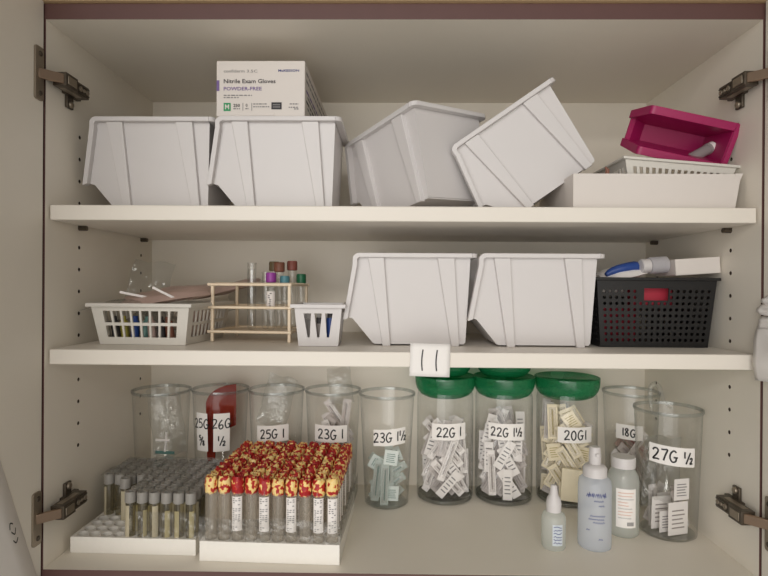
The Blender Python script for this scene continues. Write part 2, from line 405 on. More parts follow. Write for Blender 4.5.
# ------------------------------------------------------------------ white stacking bins
def bin_parts(root, W, k, mat):
    """origin under the foot of the near-side rear rib; x towards the back wall, open hopper front at -x, z up"""
    h = W/2
    B, F, Lp, LO, TT, K = (-.005,0), (-.127,0), (-.155,.034), (-.165,.037), (-.149,.117), (0,.117)
    tp = .010
    yw = lambda z: h-tp*(1-z/.117)
    S = lambda p, sg, d=0: (p[0]*k, sg*(yw(p[1])-d), p[1]*k)
    mb = MB()
    prof = [K, B, F, Lp, LO]
    for a, b in zip(prof, prof[1:]):
        mb.add([S(a,-1), S(a,1), S(b,1), S(b,-1)], [(0,1,2,3)])
    poly = [K, B, F, Lp, LO, TT]
    n = len(poly)
    mb.add([S(p,-1) for p in poly], [tuple(range(n-1, -1, -1))]); mb.add([S(p,1) for p in poly], [tuple(range(n))])
    body = MB()
    for f in mb.f: pass
    body = mb
    o = body.build('body', mat, root, smooth=0, solid_t=.0018, off=1 if False else -1)
    # ribs
    for xt0, xt1, xb0, xb1 in ((-.1356,-.114,-.1156,-.105), (-.0428,-.020,-.0227,-.012)):
        for sg in (-1, 1):
            rb = MB(); yo_t, yo_b = h+.0052, h-tp+.0060
            v = [(xb0*k, sg*(h-tp-.001), -.004*k), (xb1*k, sg*(h-tp-.001), -.004*k), (xb1*k, sg*yo_b, -.004*k), (xb0*k, sg*yo_b, -.004*k),
                 (xt0*k, sg*(h-.001), .115*k), (xt1*k, sg*(h-.001), .115*k), (xt1*k, sg*yo_t, .115*k), (xt0*k, sg*yo_t, .115*k)]
            if sg < 0: v = [v[i] for i in (3,2,1,0,7,6,5,4)]
            rb.hexa(v); rb.build('rib', mat, root, smooth=0, bevel=.001)
    # rim: a flange along the cut front, round the corner, along the top and across the back
    out = [(-.169,.031), (-.156,.106)]
    for i in range(1, 6):
        a = PI*(1-i/12)-.12*(1-i/6); out.append((-.147+.0095*math.cos(a), .1115+.0095*math.sin(a)))
    out += [(-.147,.121), (.003,.121)]
    inn = [(-.1625,.033), (-.1495,.106)]+[(-.147+.003*math.cos(PI*(1-i/12)), .1105+.004*math.sin(PI*(1-i/12))) for i in range(1, 6)]+[(-.147,.115), (.003,.115)]
    rm = MB(); n = len(out)
    for sg in (-1, 1):
        vs = []
        for (ox, oz), (ix, iz) in zip(out, inn):
            y1 = h+.0085-(tp*.8)*max(0, (.106-oz)/.08); y0 = yw(oz)-.0022
            if oz > .106: y1 = h+.0085
            vs += [(ox*k, sg*y0, oz*k), (ox*k, sg*y1, oz*k), (ix*k, sg*y1, iz*k), (ix*k, sg*y0, iz*k)]
        fs = [(0,1,2,3), (4*n-1, 4*n-2, 4*n-3, 4*n-4)]
        for i in range(n-1):
            a, b = 4*i, 4*i+4
            fs += [(a+j, b+j, b+(j+1) % 4, a+(j+1) % 4) for j in range(4)]
        if sg > 0: fs = [f[::-1] for f in fs]
        rm.add(vs, fs)
    # back flange with rounded corners
    bo = []; bi = []
    for sg in (-1, 1):
        for i in range(6):
            a = PI/2*i/5
            px, py = .003+.008*math.sin(a), h-.001+.0095*math.cos(a)
            qx, qy = .000+.002*math.sin(a), h-.004+.002*math.cos(a)
            (bo.append((px*k, -py)), bi.append((qx*k, -qy))) if sg < 0 else None
    bo += [(x, -y) for x, y in bo[::-1]]; bi += [(x, -y) for x, y in bi[::-1]]
    n = len(bo); vs = []
    for (ox, oy), (ix, iy) in zip(bo, bi):
        vs += [(ox, oy, .115*k), (ox, oy, .121*k), (ix, iy, .121*k), (ix, iy, .115*k)]
    fs = [(0,1,2,3), (4*n-1, 4*n-2, 4*n-3, 4*n-4)]
    for i in range(n-1):
        a, b = 4*i, 4*i+4; fs += [(a+j, a+(j+1) % 4, b+(j+1) % 4, b+j) for j in range(4)]
    rm.add(vs, fs)
    rm.build('rim', mat, root, smooth=30, bevel=.0008)
GB = 'white hopper bins on the two shelves'
BW, BK = .12, 1.012
def storage_bin(label, loc, rot=(0,0,0)):
    t = thing('storage_bin', label, 'storage bin', loc, rot, GB)
    bin_parts(t, BW, BK, M['white']); return t
b0 = storage_bin('white hopper bin upright at the far left of the top shelf', (-.2595, .125, Z1+.004))
dup(b0, 'white hopper bin under the glove box on the top shelf', (-.0890, .122, Z1+.004))
dup(b0, 'white hopper bin turned cornerwise, between the upright and the tipped bins', (.0792, .0672, .4740), Euler((math.radians(3), math.radians(-8), math.radians(-53.5)), 'XYZ'))
dup(b0, 'white hopper bin tipped steeply onto its front beside the long white box', (.2667, .1192, .5262), Euler((math.radians(-2.6), math.radians(-34.8), math.radians(.2)), 'XYZ'))
dup(b0, 'white hopper bin on the middle shelf, directly above the paper numbered 11', (.0950, .1310, Z2+.004))
dup(b0, 'white hopper bin on the middle shelf, touching the black basket', (.2640, .1255, Z2+.004), Euler((0,0,0)))

# ------------------------------------------------------------------ glove box
gt = thing('glove_box', 'white carton of nitrile exam gloves on top of a white bin', 'glove box', (-.1870, .057, Z1+.004+.121*BK+.0003), (0, 0, math.radians(-.5)))
gw, gh, gd = .119, .0745, .235
mb = MB(); mb.box((-gw/2, 0, 0), (gw/2, gd, gh)); mb.build('carton', M['card'], gt, smooth=0, bevel=.0012)
mb = MB(); mb.box((-gw/2+.035, -.0008, .0006), (-gw/2+.078, 0, .0055)); mb.build('tuck_flap', M['card'], gt, smooth=0)
mp = lambda x, y: (-gw/2+x*gw, -.0006, gh*(1-y))
mb = MB()
MI = {'grey': 0, 'black': 1, 'purple': 2, 'navy': 3, 'green': 4, 'white': 5}
def ptxt(s, x, yb, w, h, mi, bold=0.): printed(mb, s, 0, 0, w, lambda a, b: mp(x+a, yb-b), mi, bold, h)
ptxt('confiderm', .085, .215, .235, .055, 0); ptxt('3.5C', .345, .215, .12, .05, 0)
ptxt('McKESSON', .70, .20, .235, .042, 3, .02)
ptxt('Nitrile Exam Gloves', .085, .405, .585, .075, 1, .012)
ptxt('POWDER-FREE', .085, .535, .43, .065, 2, .012)
for y, w in ((.615, .32), (.655, .17)):
    x = .085
    while x < .085+w:
        d = random.uniform(.02, .06); qd(mb, x, y, min(x+d, .085+w), y+.018, mp, 0); x += d+.012
qd(mb, .085, .76, .165, .905, mp, 4)
vs = [mp(.085+.08*a, .905-.145*b) for a, b in ((.2,.2),(.2,.8),(.35,.8),(.5,.5),(.65,.8),(.8,.8),(.8,.2),(.66,.2),(.66,.55),(.5,.32),(.34,.55),(.34,.2))]
vs = [(p[0], p[1]-.0003, p[2]) for p in vs]; mb.add(vs, [tuple(range(len(vs)))], 5)
ptxt('250', .195, .83, .075, .055, 1, .02); ptxt('0', .335, .83, .02, .055, 1)
for x in (.30, .40): qd(mb, x, .76, x+.006, .90, mp, 0)
for x0, x1, y in ((.195, .27, .855), (.33, .37, .855), (.42, .57, .77), (.42, .6, .82), (.83, .93, .77), (.82, .93, .83), (.88, .93, .86)):
    x = x0
    while x < x1: d = random.uniform(.012, .035); qd(mb, x, y, min(x+d, x1), y+.018, mp, 0); x += d+.008
qd(mb, .625, .75, .74, .875, mp, 1); 
for y in (.785, .825): 
    v = [mp(.64, y), mp(.725, y), mp(.725, y+.02), mp(.64, y+.02)]; mb.add([(p[0], p[1]-.0003, p[2]) for p in v], [(0,1,2,3)], 0)
qd(mb, .004, .355, .035, .545, mp, 2)
ms = lambda x, y: (gw/2+.0004, x, y)
for y, x0, x1, mi in ((.06,.01,.2,0),(.05,.01,.21,0),(.036,.01,.22,2),(.03,.02,.2,0),(.022,.01,.22,1),(.015,.02,.15,0)):
    x = x0
    while x < x1: d = random.uniform(.008, .03); qd(mb, x, y, min(x+d, x1), y+.0035, ms, mi); x += d+.004
mb.build('printed_text', [M['greyprint'], M['blackprint'], M['purple'], M['navy'], M['greenp'], M['card']], gt, smooth=0)

# ------------------------------------------------------------------ long white box, basket and magenta bin on the top shelf
bt = thing('cardboard_box', 'long open white box low at the right end of the top shelf', 'box', (.326, .032, Z1+.0003))
mb = MB(); bw, bd, bh = .212, .16, .0465
L0, L1 = -.104, .104
mb.hexa([(L0,0,0),(.1015,0,0),(.1015,.0025,0),(L0,.0025,0),(L0,0,bh),(.1095,0,bh),(.1095,.0025,bh),(L0,.0025,bh)])
mb.box((L0, bd-.0025, 0), (L1, bd, bh)); mb.box((L0, .0025, 0), (L0+.0025, bd-.0025, bh)); mb.box((L1-.0045, .0025, 0), (L1-.002, bd-.0025, bh))
mb.box((L0+.0025, .0025, 0), (L1-.0045, bd-.0025, .002))
mb.build('tray', M['card'], bt, smooth=0)
mb = MB(); mb.hexa([(.1000,.0,.034),(.1062,.0,.034),(.1062,.004,.034),(.1000,.004,.034),(.102,-.001,bh+.0005),(.1112,-.001,bh+.0005),(.1112,.004,bh+.0005),(.102,.004,bh+.0005)])
mb.build('corner_tab', M['card'], bt, smooth=0)

def basket(name_body, root, w0, d0, w1, d1, h, nf, ns, nv, mat, hw=.72, hh=.78, kind='rect', thick=.0016, mv=.12, mu=.06, rimw=.004, skipf=None, rimmat=None, seg=8, fl=None):
    """tapered basket: bottom w0 x d0, top w1 x d1, four slotted walls and a solid floor; a rolled rim is its own part"""
    mb = MB()
    b = [(-w0/2,-d0/2,0),(w0/2,-d0/2,0),(w0/2,d0/2,0),(-w0/2,d0/2,0)]
    t = [(-w1/2,-d1/2,h),(w1/2,-d1/2,h),(w1/2,d1/2,h),(-w1/2,d1/2,h)]
    for i in range(4):
        j = (i+1) % 4
        mb.perf(bil(b[i], b[j], t[j], t[i]), nf if i % 2 == 0 else ns, nv, hw, hh, kind, mu, mv, 0, seg, skipf if i == 0 else None)
    mb.add(b, [(3,2,1,0)])
    mb.build(name_body, mat, root, smooth=0, solid_t=thick, off=-1)
    rm = MB(); e = rimw
    for i in range(4):
        j = (i+1) % 4; a, c = Vector(t[i]), Vector(t[j]); d = (c-a).normalized(); nrm = Vector((d.y, -d.x, 0))
        a2, c2 = a-d*0, c+d*0
        vs = [a-nrm*.0017-Vector((0,0,e)), c-nrm*.0017-Vector((0,0,e)), c+nrm*e+d*e-Vector((0,0,e)), a+nrm*e-d*e-Vector((0,0,e))]
        vs = [tuple(p) for p in vs]+[(p[0], p[1], h+.0006) for p in vs]
        rm.hexa([vs[k] for k in (3,2,1,0,7,6,5,4)])
    rm.build('rim', rimmat or mat, root, smooth=0, bevel=.0008)
wb = thing('plastic_basket', 'shallow white slotted basket tilted inside the long white box', 'basket', (.3620, .103, .474), (math.radians(0), math.radians(4.6), math.radians(0)))
basket('body', wb, .118, .10, .146, .118, .045, 15, 11, 2, M['whiteb'], .55, .72, 'rect', .0015, .20, .05, .003)
mt = thing('storage_bin', 'magenta plastic bin lying on its side on the white slotted basket', 'storage bin', (.4330, .1100, .5565), (0, 0, 0))
mt.scale = (1, 1, .72)
mt.rotation_euler = (Matrix.Rotation(math.radians(12), 3, 'Y') @ Matrix.Rotation(math.radians(107), 3, 'X') @ Matrix.Rotation(math.radians(0), 3, 'Z')).to_euler()
bin_parts(mt, .046, .71, M['magenta'])
ct = thing('plastic_tube', 'small clear plastic tube lying in the magenta bin', 'tube', (.4060, .082, .5360), (0, math.radians(62), math.radians(8)))
mb = MB(); mb.lathe([(0,-.022),(.006,-.022),(.007,-.02),(.007,.018),(.0078,.018),(.0078,.022),(0,.022)], 12); mb.build('barrel', M['shellw'], ct)
mb = MB(); mb.lathe([(0,.0221),(.0074,.0221),(.0074,.028),(0,.028)], 12); mb.build('cap', M['packpaper'], ct)
# dark clip by the tipped bin's foot
mb = MB()
mb.tube([(.2700,.055,.5005),(.2740,.055,.5045),(.2745,.055,.5095),(.2715,.055,.5135)], [.002,.003,.0026,.0012], 8)
mb.tube([(.2690,.060,.5010),(.2720,.060,.5040)], .0018, 6)
tag(mb.build('hair_clip', M['brown']), 'small dark curved clip beside the tipped bin on the long white box', 'clip')

# ------------------------------------------------------------------ soft packs
def pillow(mb, w, h, t, seed, nz=.25, T=None, mi=0, nu=14, nv=8, fold=0.):
    r = random.Random(seed); ph = [r.uniform(0, 6.28) for _ in range(8)]
    def f(u, v, sg):
        a, b = 2*u-1, 2*v-1
        th = t*max(0, (1-a*a))**.5*max(0, (1-b*b))**.5
        n = nz*(math.sin(5*a+ph[0])*math.cos(4*b+ph[1])+.6*math.sin(9*a+6*b+ph[2]))
        warp = fold*t*math.sin(3*a+ph[3])*math.cos(2*b+ph[4])
        return (w/2*a+.02*w*math.sin(6*b+ph[5]), h/2*b+.02*h*math.sin(5*a+ph[6]), sg*th*(1+n)*.5+warp)
    mb.grid(lambda u, v: f(u, v, 1), nu, nv, mi, T); mb.grid(lambda u, v: f(1-u, v, -1), nu, nv, mi, T)

# ------------------------------------------------------------------ middle shelf: slotted basket with packs
lb = thing('plastic_basket', 'white rectangular slotted basket full of packets at the left end of the middle shelf', 'basket', (-.3415, .1295, Z2+.0005), (0, 0, math.radians(-4)))
basket('body', lb, .120, .135, .138, .152, .0555, 8, 9, 2, M['whiteb'], .78, .80, 'rect', .0022, .14, .10, .0045)
GP = 'items inside the left slotted basket'
def soft(name, label, cat, w, h, t, loc, rot, mat, seed, nz=.2, group=None, fold=0.):
    mb = MB(); pillow(mb, w, h, t, seed, nz, fold=fold); o = mb.build(name, mat, None, 60, loc=loc, rot=rot); return tag(o, label, cat, group)
soft('film_bag', 'pinkish brown film pack lying along the top of the left basket', 'bag', .12, .075, .016, (-.336, .116, .3390), (math.radians(12), math.radians(-9), .25), M['packpink'], 3)
soft('film_bag', 'second pinkish brown film pack, behind the first and behind the rack', 'bag', .12, .045, .014, (-.290, .238, .3480), (math.radians(14), math.radians(-14), .1), M['packpink'], 5)
soft('film_bag', 'clear film bag with a white seam at the front left of the left basket', 'bag', .08, .06, .010, (-.392, .092, .327), (math.radians(10), math.radians(-5), -.2), M['film'], 6)
soft('film_bag', 'tall clear crinkled bag standing against the left cabinet side', 'bag', .07, .095, .012, (-.386, .165, .345), (math.radians(72), math.radians(4), -.15), M['film'], 8)
soft('film_bag', 'clear crinkled sleeve lying back from the left basket behind the rack', 'bag', .10, .06, .014, (-.2350, .250, .340), (math.radians(40), math.radians(-12), .1), M['film'], 9)
def strip(label, loc, rot, l=.05):
    mb = MB(); mb.box((-l/2, -.002, -.0016), (l/2, .002, .0016)); return tag(mb.build('plastic_strip', M['packpaper'], None, 0, loc=loc, rot=rot), label, 'strip')
strip('left white sealing strip on the packs in the left basket', (-.366, .088, .3390), (0, math.radians(12), .25), .045)
strip('right white sealing strip on the packs in the left basket', (-.326, .086, .3420), (0, math.radians(28), .35), .036)
rr = random.Random(4)
fill = [('lancet', 'darkitem'), ('lancet', 'yellow'), ('lancet', 'blue'), ('lancet', 'hubteal'), ('lancet', 'packpink'), ('lancet', 'darkitem'), ('lancet', 'brown'), ('lancet', 'packteal')]
nm = {'darkitem': 'dark grey', 'yellow': 'muted yellow', 'blue': 'blue', 'packpaper': 'white', 'packpink': 'pinkish brown', 'brown': 'dull brown', 'hubteal': 'greyish teal', 'packteal': 'pale teal'}
seen = {}
for i, (n, c) in enumerate(fill):
    x = -.391+.0130*i
    seen[c] = seen.get(c, 0)+1
    lab = f'{nm[c]} plastic piece behind the front slots of the left basket'
    if c == 'darkitem': lab = ('leftmost' if seen[c] == 1 else 'right-hand')+' dark grey plastic piece behind the front slots of the left basket'
    mb = MB(); mb.lathe([(0,0),(.0052,0),(.0056,.002),(.0056,.026),(.0035,.029),(.0035,.034),(0,.034)], 12)
    o = mb.build('capped_vial', M[c], None, loc=(x, .076+.0010*(7-i), Z2+.004), rot=(math.radians(-4+rr.uniform(-3, 3)), math.radians(rr.uniform(-14, 14)), 0)); tag(o, lab, 'vial', GP)
soft('film_bag', 'crumpled clear wrapper filling the middle of the left basket', 'bag', .10, .08, .03, (-.345, .135, .302), (.1, .05, 0), M['film'], 21)
soft('film_bag', 'brownish wrapper low in the right end of the left basket', 'bag', .045, .09, .03, (-.299, .135, .296), (.1, 1.3, 0), M['packpink'], 22)

# ------------------------------------------------------------------ tube rack
rk = thing('tube_rack', 'cream coated wire tube rack with three tiers on the middle shelf', 'test tube rack', (-.2135, .1075, Z2+.0003), (0, 0, math.radians(-6)))
RW, RD = .1185, .098
for z, holes in ((.0145, True), (.0495, True), (.0825, False)):
    mb = MB(); x0, x1 = -RW/2, RW/2
    for y in (.0, RD): mb.tube([(x0-.003, y, z), (x1+.003, y, z)], .0022, 8)
    for x in (x0, x1): mb.tube([(x, -.002, z), (x, RD+.002, z)], .0020, 8)
    if holes:
        mb.perf(bil((x0,0,z-.0008),(x1,0,z-.0008),(x1,RD,z-.0008),(x0,RD,z-.0008)), 13, 8, .55, .55, 'ell', .02, .03, 0, 8)
    else:
        for k in range(1, 8): mb.tube([(x0+RW*k/8, 0, z), (x0+RW*k/8, RD, z)], .0012, 6)
        for k in range(1, 5): mb.tube([(x0, RD*k/5, z+.0018), (x1, RD*k/5, z+.0018)], .0011, 6)
    mb.build('tier', M['cream'], rk, 50)
for x in (-RW/2+.003, RW/2-.001):
    for y in (.003, RD-.003):
        mb = MB(); mb.box((x-.0022, y-.0022, 0), (x+.0022, y+.0022, .0845)); mb.build('leg', M['cream'], rk, 0, bevel=.0008)
def test_tube(label, x, y, z, h, r, cap, capm=None, lab=False, capname='cap'):
    t = thing('test_tube', label, 'test tube', (x, y, z), group='tubes standing in the wire rack')
    mb = MB(); mb.lathe([(0,0),(r*.5,.0008),(r*.86,r*.5),(r,r*1.1),(r,h)]+([] if cap else [(r*1.08,h),(r*1.08,h+.002),(r*.9,h+.002),(r*.9,h*.5)]), 14); mb.build('glass', M['jar'], t)
    if cap:
        mb = MB(); mb.lathe([(0,h-.004),(r*1.02,h-.004),(r*1.22,h-.003),(r*1.22,h+.009),(r*1.1,h+.011),(r*.7,h+.011),(r*.6,h+.007),(0,h+.007)], 14, star=.03); mb.build('cap', capm, t)
    if lab:
        mb = MB(); mb.grid(lambda u, v: ((r+.0004)*math.cos(-PI*.9+u*PI*.8), (r+.0004)*math.sin(-PI*.9+u*PI*.8), .03+v*.028), 10, 1); mb.build('label', M['printlab'], t)
        mb = MB(); q = random.Random(3)
        for i in range(8): 
            a = -PI*.65+q.uniform(0,.5); mb.add([((r+.0008)*math.cos(a+d), (r+.0008)*math.sin(a+d), .033+i*.003+e) for d, e in ((0,0),(.4,0),(.4,.0013),(0,.0013))], [(0,1,2,3)])
        mb.build('printed_text', M['blackprint'], t, 0)
    return t
def rp(i, j, n=8):   # a free cell of the rack's wire grid
    a = math.radians(-6); x = -RW/2+RW*(i+.5)/n; y = RD*(j+.5)/5
    return (-.2135+x*math.cos(a)-y*math.sin(a), .1075+x*math.sin(a)+y*math.cos(a))
zt = Z2+.0152
test_tube('purple-capped tube with white label near the middle of the rack', *rp(5,1), zt, .0745, .0062, True, M['cappurple'], True)
test_tube('tall brown-capped tube standing behind the purple-capped tube', *rp(5,3), zt, .0915, .0068, True, M['brown'])
test_tube('dull green-brown capped tube left of the tall brown-capped tube', *rp(4,4), zt, .0935, .0066, True, solid('olive_brown_cap', (112, 96, 70), .5))
test_tube('reddish brown capped tube at the back of the rack', *rp(6,4), zt, .0945, .0066, True, solid('reddish_brown_cap', (146, 84, 72), .5))
test_tube('teal-capped tube near the right end of the rack', *rp(6,2), zt, .0700, .0060, True, M['capteal'])
test_tube('green-capped tube at the right back corner of the rack', *rp(7,4), zt, .0740, .0062, True, M['capgreen'])
test_tube('tall empty clear tube standing second from left in the rack', *rp(3,1), zt, .098, .0066, False)
test_tube('empty clear tube behind the tall empty one in the rack', *rp(2,3), zt, .090, .0060, False)
test_tube('empty clear tube at the centre of the rack', *rp(4,2), zt, .085, .0060, False)

# small white basket
sb = thing('plastic_basket', 'small white basket with three tapered slots beside the tube rack', 'basket', (-.1085, .0905, Z2+.0005), (0, 0, math.radians(1)))
basket('body', sb, .053, .060, .064, .072, .0560, 3, 3, 1, M['white'], .70, .88, 'vee', .002, .17, .15, .0048)
t = thing('capped_vial', 'blue tube upright inside the small white basket', 'vial', (-.0935, .074, Z2+.004))
mb = MB(); mb.lathe([(0,0),(.0048,0),(.0054,.001),(.0054,.034),(0,.034)], 12); mb.build('body', M['blue'], t)
mb = MB(); mb.lathe([(0,.0341),(.004,.0341),(.004,.042),(.003,.044),(0,.044)], 12); mb.build('cap', M['darkitem'], t)
t = thing('capped_vial', 'dark grey vial at the middle slot of the small white basket', 'vial', (-.1090, .0765, Z2+.004))
mb = MB(); mb.lathe([(0,0),(.0055,0),(.006,.001),(.006,.026),(0,.026)], 12); mb.build('body', M['hubgrey'], t)
mb = MB(); mb.lathe([(0,.0261),(.004,.0261),(.004,.034),(0,.034)], 12); mb.build('cap', M['darkitem'], t)
soft('film_bag', 'clear crumpled wrapper resting inside the small white basket', 'bag', .046, .044, .016, (-.108, .100, .3130), (.2, .05, 0), M['film'], 31)

# black basket with its load
kb = thing('plastic_basket', 'black woven-pattern basket at the right end of the middle shelf', 'basket', (.3490, .1470, Z2+.0005), (0, 0, 0))
basket('body', kb, .146, .135, .162, .150, .0945, 18, 16, 10, M['black'], .56, .58, 'ell', .0018, .06, .03, .0035, lambda i, j: (6 <= i <= 10 and j >= 7) or (j == 9), seg=8)
# (the handle slot: the solid cells above are opened again by a framed hole)
def black_front(o):
    import bmesh
    bm = bmesh.new(); bm.from_mesh(o.data)
    dead = [f for f in bm.faces if f.calc_center_median().y < -.06 and abs(f.calc_center_median().x+.0012) < .0175 and .064 < f.calc_center_median().z < .084 and abs(f.normal.z) < .9]
    bmesh.ops.delete(bm, geom=dead, context='FACES'); bm.to_mesh(o.data); bm.free()
black_front(next(c for c in kb.children if c.name.startswith('body')))
mb = MB(); mb.box((.322, .092, .3290), (.380, .112, .3620)); tag(mb.build('carton', M['red'], None, 0, bevel=.001), 'red carton inside the black basket, seen through its handle slot', 'box')
mb = MB(); mb.box((-.028, -.02, 0), (.028, .02, .050)); tag(mb.build('carton', M['red'], None, 0, loc=(.318, .150, Z2+.003), rot=(0, 0, .1), bevel=.001), 'dark red carton low in the left of the black basket', 'box')
t = thing('carton', 'small white carton lying across the right rim of the black basket', 'box', (.4165, .0930, .3735), (0, math.radians(-4), math.radians(0)))
mb = MB(); mb.box((-.0385, -.014, 0), (.0225, .046, .0225), 0); mb.build('sleeve', M['card'], t, 0, bevel=.001)
t = thing('pill_bottle', 'short white bottle lying beside the small white carton on the black basket', 'bottle', (.3625, .1000, .3860), (0, math.radians(86), math.radians(4)))
mb = MB(); mb.lathe([(0,-.012),(.0112,-.012),(.0118,-.010),(.0118,.012),(0,.012)], 20); mb.build('body', M['bottlew'], t)
mb = MB(); mb.lathe([(0,-.024),(.0085,-.024),(.0098,-.0225),(.0098,-.0125),(0,-.0125)], 20, star=.03); mb.build('cap', M['white'], t)
t = thing('wipe_pack', 'blue and white pack lying on the left rim of the black basket', 'pack', (.3175, .1150, .3745), (math.radians(14), math.radians(-12), .1))
mb = MB(); pillow(mb, .056, .05, .016, 41, .1); mb.build('pouch', M['packpaper'], t, 60)
mb = MB(); pts = [(-.026+.006*i, -.008+.001*math.sin(i), .0052+.0045*math.sin(PI*i/9)) for i in range(10)]; mb.tube(pts, [.003,.0052,.0062,.0066,.0068,.0070,.0074,.0078,.0074,.0045], 10); mb.build('cap', M['blue'], t, 60)
mb = MB(); pillow(mb, .09, .07, .02, 44, .2); tag(mb.build('film_bag', M['packpaper'], None, 60, loc=(.34, .165, .352), rot=(.1, -.05, .2)), 'white pouch inside the black basket under the blue and white pack', 'bag')

# numbered paper on the middle shelf edge
t = thing('paper_tag', 'white paper square numbered 11 taped on the middle shelf edge', 'paper', (.0378, .0042, .2630), (0, math.radians(1.5), 0))
mb = MB(); mb.grid(lambda u, v: ((u-.5)*.0495, -.0010*math.sin(PI*u)-.0012*(1-v), (v-.5)*.0405), 8, 6); mb.build('sheet', M['paper'], t, 60, solid_t=.0002)
mb = MB(); mpt = lambda x, y: (x, -.0010*math.sin(PI*min(1, max(0, x/.0495+.5)))-.0012*(1-(y/.0405+.5))-.0005, y)
for x in (-.0098, .0078):
    ribbon(mb, smoothpts([(x+.0008, .0128), (x-.0002, .004), (x-.0003, -.005), (x+.0006, -.0132)]), .0016, mpt)
mb.build('handwriting', M['blackprint'], t, 0)

# ------------------------------------------------------------------ needle packets (prototypes), packed in layers inside a jar
def packet_mesh(name, w, h, paper, hub, blister=True):
    mb = MB(); n = 8
    # paper backing with a slight bow, clear blister and the capped needle inside
    mb.box((-w/2, .0006, -h/2), (w/2, .0011, h/2), 0)
    if blister:
        bw = w*.36
        prof = [(-bw, -.0002), (-bw*.75, -.0020), (0, -.0028), (bw*.75, -.0020), (bw, -.0002)]
        for a, b in zip(prof, prof[1:]):
            mb.add([(a[0], a[1], -h*.42), (b[0], b[1], -h*.42), (b[0], b[1], h*.42), (a[0], a[1], h*.42)], [(0,1,2,3)], 1)
        mb.tube([(0, -.0006, -h*.36), (0, -.0006, h*.1), (0, -.0006, h*.36)], [.0010, .0011, .0013], 6, 2)
        mb.tube([(0, -.0006, h*.18), (0, -.0006, h*.36)], .0014, 6, 2)
    else:
        for k in range(5):
            z = -h*.3+k*h*.13; mb.box((-w*.32, .0001, z), (w*.32*(1-.15*(k % 3)), .0005, z+h*.035), 2)
    me = mb.build(name, [M[paper], M['blister'], M[hub]], None, 40)
    d = me.data; bpy.data.objects.remove(me); return d
def obb_hit(a, b):
    def corners(p):
        x, z, an, w, h = p; c, s = math.cos(an), math.sin(an)
        return [(x+c*i*w/2-s*j*h/2, z+s*i*w/2+c*j*h/2) for i, j in ((-1,-1),(1,-1),(1,1),(-1,1))]
    A, B = corners(a), corners(b)
    for an in (a[2], a[2]+PI/2, b[2], b[2]+PI/2):
        c, s = math.cos(an), math.sin(an)
        pa = [x*c+z*s for x, z in A]; pb = [x*c+z*s for x, z in B]
        if max(pa) < min(pb) or max(pb) < min(pa): return False
    return True
def fill_jar(cx, cy, rfn, z0, ztop, protos, per, label, group, name, seed, yaw=0., pitch=.0072, amax=.9, cat='packet'):
    r = random.Random(seed); R0 = rfn(z0)
    k = int((R0*1.7)/pitch); ys = [(-(k-1)/2+i)*pitch for i in range(k)]
    for y in ys:
        placed = []
        for q in range(per):
            me, w, h = r.choice(protos); best = None
            for _ in range(26):
                an = r.uniform(-amax, amax)+(PI if r.random() < .3 else 0)
                ex = abs(math.cos(an))*w/2+abs(math.sin(an))*h/2; ez = abs(math.sin(an))*w/2+abs(math.cos(an))*h/2
                z = z0+ez+.0005
                while z+ez < ztop:
                    rr = min(rfn(z-ez), rfn(z+ez))-.0015
                    ch = rr*rr-(abs(y)+.004)**2
                    if ch > 0 and math.sqrt(ch) > ex:
                        xm = math.sqrt(ch)-ex; x = r.uniform(-xm, xm); c = (x, z, an, w+.001, h+.001)
                        if not any(obb_hit(c, o) for o in placed):
                            if best is None or z < best[1]: best = c
                            break
                    z += .004
            if best:
                placed.append(best); x, z, an, _, _ = best
                o = bpy.data.objects.new(name, me); COL.objects.link(o)
                Rz = Matrix.Rotation(yaw, 4, 'Z')
                o.matrix_world = Matrix.Translation((cx, cy, 0)) @ Rz @ Matrix.Translation((x, y, z)) @ Matrix.Rotation(-an, 4, 'Y')
                tag(o, label, cat, group)

# ------------------------------------------------------------------ jars
def cyl_label(root, r0, r1, hj, th, zc, w, h, text, lh, lw, seed, rows=None, tilt=0.):
    rz = lambda z: r0+(r1-r0)*z/hj
    mb = MB()
    def mp(s, t, d=.0006):
        t2 = zc+t+tilt*s; r = rz(t2)+d
        return (r*math.cos(th+s/r), r*math.sin(th+s/r), t2)
    mb.grid(lambda u, v: mp((u-.5)*w, (v-.5)*h), 12, 2); o = mb.build('label', M['paper'], root, 60)
    mb = MB(); rnd = random.Random(seed)
    for i, tx in enumerate(rows or [text]):
        n = len(rows or [text]); dz = ((n-1)/2-i)*h/n*.9
        write(mb, tx, lh, lw, lambda s, t, dz=dz: mp(s, t+dz, .0011), rnd)
    mb.build('handwriting', M['ink'], o, 0)
def canister(name, label, x, y, r0, r1, h):
    """clear tapered acrylic canister, thick base and rolled rim"""
    t = thing(name, label, 'canister', (x, y, .0003), group='clear canisters on the cabinet floor')
    mb = MB(); mb.lathe([(0,0),(r0-.004,0),(r0,.003),(r1,h)], 48); mb.build('wall', M['jar'], t, 60)
    mb = MB(); mb.lathe([(r0-.0025,.0035),(r0-.004,.0028),(r0-.008,.0040),(0,.0044)], 48); mb.build('base', M['rimc'], t, 60)
    mb = MB(); mb.lathe([(r1+.0001,h-.004),(r1+.0014,h-.003),(r1+.0018,h-.0005),(r1+.0015,h+.0012),(r1-.0010,h+.0010),(r1-.0012,h-.003)], 48); mb.build('rim', M['rimc'], t, 60)
    return t
camx = -.0109; camy = -.67
def face(x, y, off=0.):   # direction from the jar towards the room in front, plus an offset along the wall
    return math.atan2(camy-y, camx-x)+off
CH = .1795
J = {}
J[1] = canister('canister', 'clear canister without a label at the left back behind the grey tubes', -.3915, .2330, .0380, .0455, CH)
J[2] = canister('canister', 'clear canister with a red divider and two labels', -.2980, .2490, .0385, .0455, CH)
